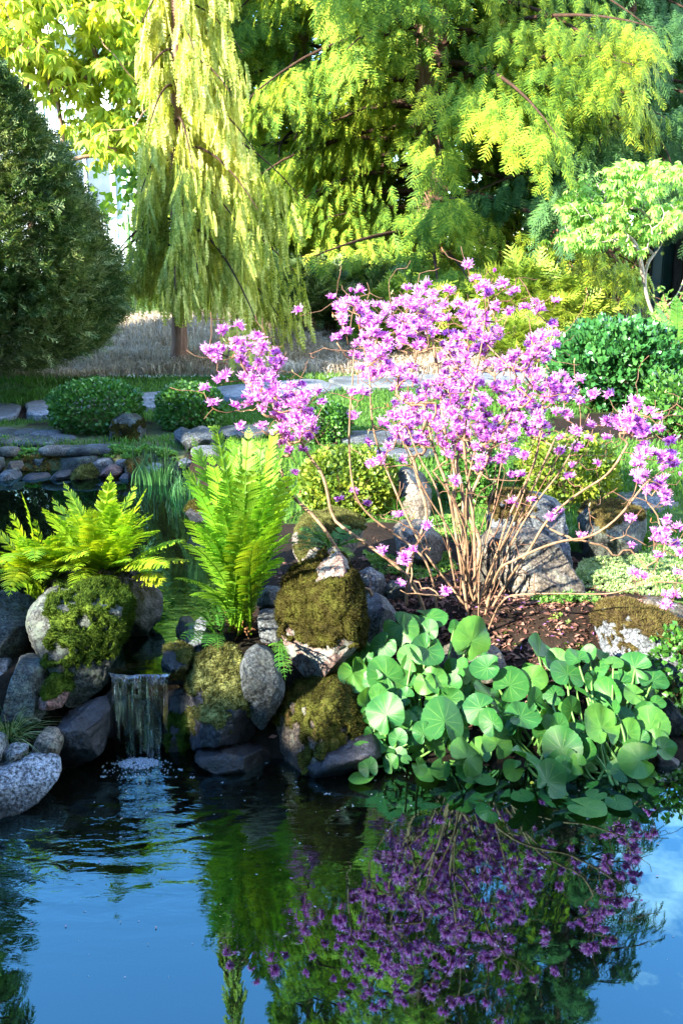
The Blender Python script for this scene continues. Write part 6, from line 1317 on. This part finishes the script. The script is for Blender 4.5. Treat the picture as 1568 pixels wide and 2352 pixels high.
# second pale building glimpsed low between weeping conifer and cedars
p = P(598, 628, 19); g_ = th(p[0], 19); s = thing('shed', 'small pale shed glimpsed through the low branches right of the weeping conifer', 'shed', (p[0], 19, g_))
mb = MB(); box(mb, (p[0]-.55, 19, g_-.1), (p[0]+.5, 21, g_+1.9)); mb.obj('wall', WALLM, parent=s)
mb = MB(); box(mb, (p[0]-.65, 18.85, g_+1.9), (p[0]+.6, 21.1, g_+2.0)); mb.obj('roof', ROOFM, parent=s)
f_ = MB(); box(f_, (p[0]-.2, 18.95, g_+.75), (p[0]+.2, 18.998, g_+.80)); box(f_, (p[0]-.2, 18.95, g_+1.45), (p[0]+.2, 18.998, g_+1.50)); box(f_, (p[0]-.2, 18.95, g_+.80), (p[0]-.16, 18.998, g_+1.45)); box(f_, (p[0]+.16, 18.95, g_+.80), (p[0]+.2, 18.998, g_+1.45)); box(f_, (p[0]-.02, 18.955, g_+.8), (p[0]+.02, 18.995, g_+1.45))
fo = f_.obj('window', WHT, parent=s); mb = MB(); box(mb, (p[0]-.16, 18.97, g_+.8), (p[0]+.16, 18.99, g_+1.45)); mb.obj('pane', GLS, parent=fo)
# dark summerhouse roof at the right edge
p = P(1528, 392, 13.5); q = P(1640, 330, 13.5); zt = p[2]
s = thing('garden_pavilion', 'dark timber pavilion whose eaves show at the right edge above the maple', 'pavilion', (q[0]+.8, 14.5, th(q[0], 14.5))); gz = th(q[0], 14.5)
mb = MB()
for k in range(7):
    x0 = p[0]+k*.22; zz = zt+k*.16; box(mb, (x0, 13.2, zz-.03), (x0+.30, 16.2, zz+.03))
mb.obj('roof', DARKW, parent=s)
mb = MB(); box(mb, (p[0]+.35, 13.6, gz-.1), (p[0]+2.4, 16, zt+.02)); 
for k in range(14): box(mb, (p[0]+.36+k*.145, 13.57, gz), (p[0]+.44+k*.145, 13.598, zt-.04))
mb.obj('wall', DARKW, parent=s)
# reed-dark garden fence at right, teal bin, green wire mesh, white bench
p0, p1 = P(1330, 700, 15.0), P(1700, 700, 15.0); g_ = th(p0[0], 15)
s = thing('fence', 'dark brown reed screen fence behind the small maple at right', 'fence', (p0[0], 15, g_))
for q in np.linspace(p0[0], p1[0], 4):
    mb = MB(); box(mb, (q-.05, 15.02, g_-.1), (q+.05, 15.12, g_+1.18)); mb.obj('post', DARKW, parent=s)
mb = MB()
for q in np.arange(p0[0], p1[0], .035): tube(mb, [[q, 15+rnd.uniform(-.01, .01), g_], [q+rnd.uniform(-.02, .02), 15, g_+1.05+rnd.uniform(-.05, .05)]], .014, 4, np.array([1, .8, .7])*rnd.uniform(.5, 3.2))
mb.obj('screen', simple('reed_screen', [(.3, (.018, .013, .012)), (.7, (.06, .042, .035))], 10, .8, usecol=True), parent=s)
mb = MB(); box(mb, (p0[0], 14.965, g_+.8), (p1[0], 14.985, g_+.84)); box(mb, (p0[0], 14.965, g_+.25), (p1[0], 14.985, g_+.29)); mb.obj('rail', DARKW, parent=s)
p = P(1535, 690, 14.2); g_ = th(p[0], 14.2); TEAL = simple('teal_plastic', [(.3, (.005, .05, .055)), (.7, (.01, .085, .09))], 3, .45, .4, bump=.05)
s = thing('garden_bin', 'dark teal garden bin in front of the reed fence at right', 'bin', (p[0], 14.2, g_))
mb = MB(); box(mb, (p[0]-.20, 14.0, g_), (p[0]+.20, 14.4, g_+.80)); 
for k in range(5): box(mb, (p[0]-.18+k*.085, 13.985, g_+.05), (p[0]-.15+k*.085, 13.998, g_+.75))
mb.obj('body', TEAL, parent=s); mb = MB(); box(mb, (p[0]-.22, 13.96, g_+.80), (p[0]+.22, 14.42, g_+.86)); box(mb, (p[0]-.1, 13.93, g_+.815), (p[0]+.1, 13.958, g_+.84)); mb.obj('lid', TEAL, parent=s)
p = P(1322, 655, 17.0); g_ = th(p[0], 17)
s = thing('garden_bench', 'white slatted bench seen through the dark branches left of the small maple', 'bench', (p[0], 17, g_))
for k in range(4): mb = MB(); box(mb, (p[0]-.45, 17.22, g_+.52+k*.13), (p[0]+.45, 17.25, g_+.60+k*.13)); mb.obj('slat', WHT, parent=s)
mb = MB(); box(mb, (p[0]-.45, 16.75, g_+.42), (p[0]+.45, 17.2, g_+.46)); mb.obj('seat', WHT, parent=s)
for sx in (-.42, .42):
    for sy in (16.78, 17.24): mb = MB(); box(mb, (p[0]+sx-.03, sy-.03+.03, g_), (p[0]+sx+.03, sy+.06, g_+(.42 if sy < 17 else .50))); mb.obj('leg', WHT, parent=s)
# bare shrubs in shade between junipers and the fence
def bare_shrub(label, px, py, Y, n, h, seed, leafy=0, mat=None):
    r = np.random.default_rng(seed); c = P(px, py, Y); g_ = th(c[0], Y); b = np.array([c[0], Y, g_]); t = thing('bare_shrub', label, 'shrub', b); mb = MB(); E = []
    for k in range(n):
        a = r.uniform(0, 6.28); l = h*r.uniform(.6, 1.1); e = b+[math.cos(a)*l*.55, math.sin(a)*l*.4, l]; m_ = b+(e-b)*.5+[r.normal(0, .05), 0, .05]; cv = bez(b+[r.normal(0, .05), 0, -.03], m_, e, 8); tube(mb, cv, np.linspace(.022, .005, 8)*r.uniform(.5, 1.2), 5, np.array([.75, .55, .45])*r.uniform(.4, 1)); E.append(cv)
        for _ in range(4):
            i = r.integers(3, 8); d = cv[i]+np.array([r.normal(0, .2), r.normal(0, .15), abs(r.normal(.2, .1))])*h*.6; tube(mb, bez(cv[i], (cv[i]+d)/2+[0, 0, .02], d, 5), np.linspace(.006, .002, 5), 4, (.5, .4, .35)); E.append(np.array([cv[i], d]))
    mb.obj('branches', M_BARK, parent=t, smooth=True)
    if leafy:
        P_ = np.concatenate(E); j = r.integers(0, len(P_), leafy); loc = P_[j]+r.normal(0, .05, (leafy, 3)); loc = loc[loc[:, 2] > g_+.15]; m_ = len(loc)
        V, F = scatter(LV, LF, rots(r.normal(size=(m_, 3)), np.array([0, 0, 1.])+r.normal(0, .5, (m_, 3))), loc, r.uniform(.03, .07, m_)); mb = MB(); mb.add(V, F); mb.obj('leaves', mat or BX, parent=t)
bare_shrub('dark many-stemmed shrub with few leaves in the shade left of the small maple', 1378, 715, 11.2, 9, 1.0, 81, 500, BXY)
bare_shrub('crossing dark stems of a shrub behind the right juniper', 1325, 700, 11.6, 7, .95, 82, 300)
bare_shrub('thin sparse shrub in front of the reed fence', 1440, 690, 13.0, 9, .9, 83, 500, BXY)
bare_shrub('leafy young shrub beside the small maple trunk at the right edge', 1556, 720, 9.6, 5, .55, 84, 260, MAPG)
# green wire mesh fence behind the weeping conifer
p0, p1 = P(300, 690, 14.0), P(640, 690, 14.0); g_ = th(p0[0], 14); GW = simple('green_wire', [(.3, (.10, .30, .10)), (.7, (.20, .42, .18))], 3, .5, .4, bump=0)
s = thing('wire_fence', 'pale green wire mesh fence glimpsed behind the trunk of the weeping conifer', 'fence', (p0[0], 14, g_)); mb = MB()
for q in np.arange(p0[0], p1[0], .13): tube(mb, [[q, 14, g_], [q, 14, g_+1.1]], .006, 4)
for q in np.arange(.05, 1.15, .13): tube(mb, [[p0[0], 14.012, g_+q], [p1[0], 14.012, g_+q]], .006, 4)
mb.obj('mesh', GW, parent=s)
for q in np.linspace(p0[0], p1[0], 3): mb = MB(); tube(mb, [[q, 14.06, g_-.1], [q, 14.06, g_+1.2]], .03, 8); mb.obj('post', GW, parent=s, smooth=True)

# ================================================================ trees beside the photographer (they throw the shade over the ponds)
def shade_tree(label, x, y, H, rad, seed, n=6000, z0=.2, ls=.20, squash=1.0):
    r = np.random.default_rng(seed); g_ = th(x, y); t = thing('unseen_tree', label, 'tree', (x, y, g_), 'trees along the left side of the garden'); mb = MB(); tube(mb, [[x, y, g_-.2], [x, y, g_+H*.9]], [.12, .03], 8, (.6, .5, .45)); mb.obj('trunk', M_TRUNK, parent=t, smooth=True)
    d = nrm(r.normal(size=(n, 3))); q = (np.abs(d)**3.4).sum(1)**(-1/3.4)*(.55+.45*r.random(n)**.5)*(1+.10*vn(d*4, seed)); loc = d*q[:, None]*[rad*squash, rad, (H-z0)/2]+[x, y, g_+(H+z0)/2]
    V, F = scatter(LV, LF, rots(d+r.normal(0, .6, (n, 3)), d+r.normal(0, .6, (n, 3))), loc, ls*r.uniform(.7, 1.3, n)); mb = MB(); mb.add(V, F); mb.obj('crown', BGT, parent=t)
SHADE = [(-6.4, -6.6, 5.5, 1.4), (-6.4, -4.55, 5.4, 1.35), (-6.5, -2.5, 4.2, 1.2), (-6.5, -.9, 3.85, 1.2), (-6.5, .9, 3.7, 1.25), (-6.5, 2.6, 3.5, 1.2), (-6.5, 4.3, 3.45, 1.2), (-6.6, 6.0, 3.3, 1.2)]
for k, (x, y, H, rd) in enumerate(SHADE):
    shade_tree('thick hedge tree standing outside the left edge of the photo, '+['first','second','third','fourth','fifth','sixth','seventh','eighth'][k]+' from the photographer', x, y, H, rd, 90+k, 5000, -.3)

for k, (x, y, H, rd) in enumerate([(-2.6, -6.2, 6.5, 1.9), (1.2, -5.2, 7.5, 2.0), (4.8, -4.2, 7.0, 2.0), (7.2, -1.2, 5.5, 1.6)]):  # unseen trees, added to block sky light from behind and darken the foreground
    shade_tree('unseen leafy tree added behind the photographer to block sky light, '+['first','second','third','fourth'][k]+' from the left', x, y, H, rd, 110+k, 5000, .2, .26)

for k, (x, y, H, rd, z0_, q) in enumerate([(2.2, -3.6, 11.0, 3.6, 5.2, 'first'), (7.2, -1.0, 10.0, 3.0, 4.6, 'second'), (-2.6, -8.5, 12.0, 3.2, 7.0, 'third')]):  # added canopy out of view, cuts the overhead sky light on the foreground
    shade_tree('unseen tall tree with a high crown, added over the photographer to cut sky light, '+q+' of three', x, y, H, rd, 130+k, 9000, z0_, .34)
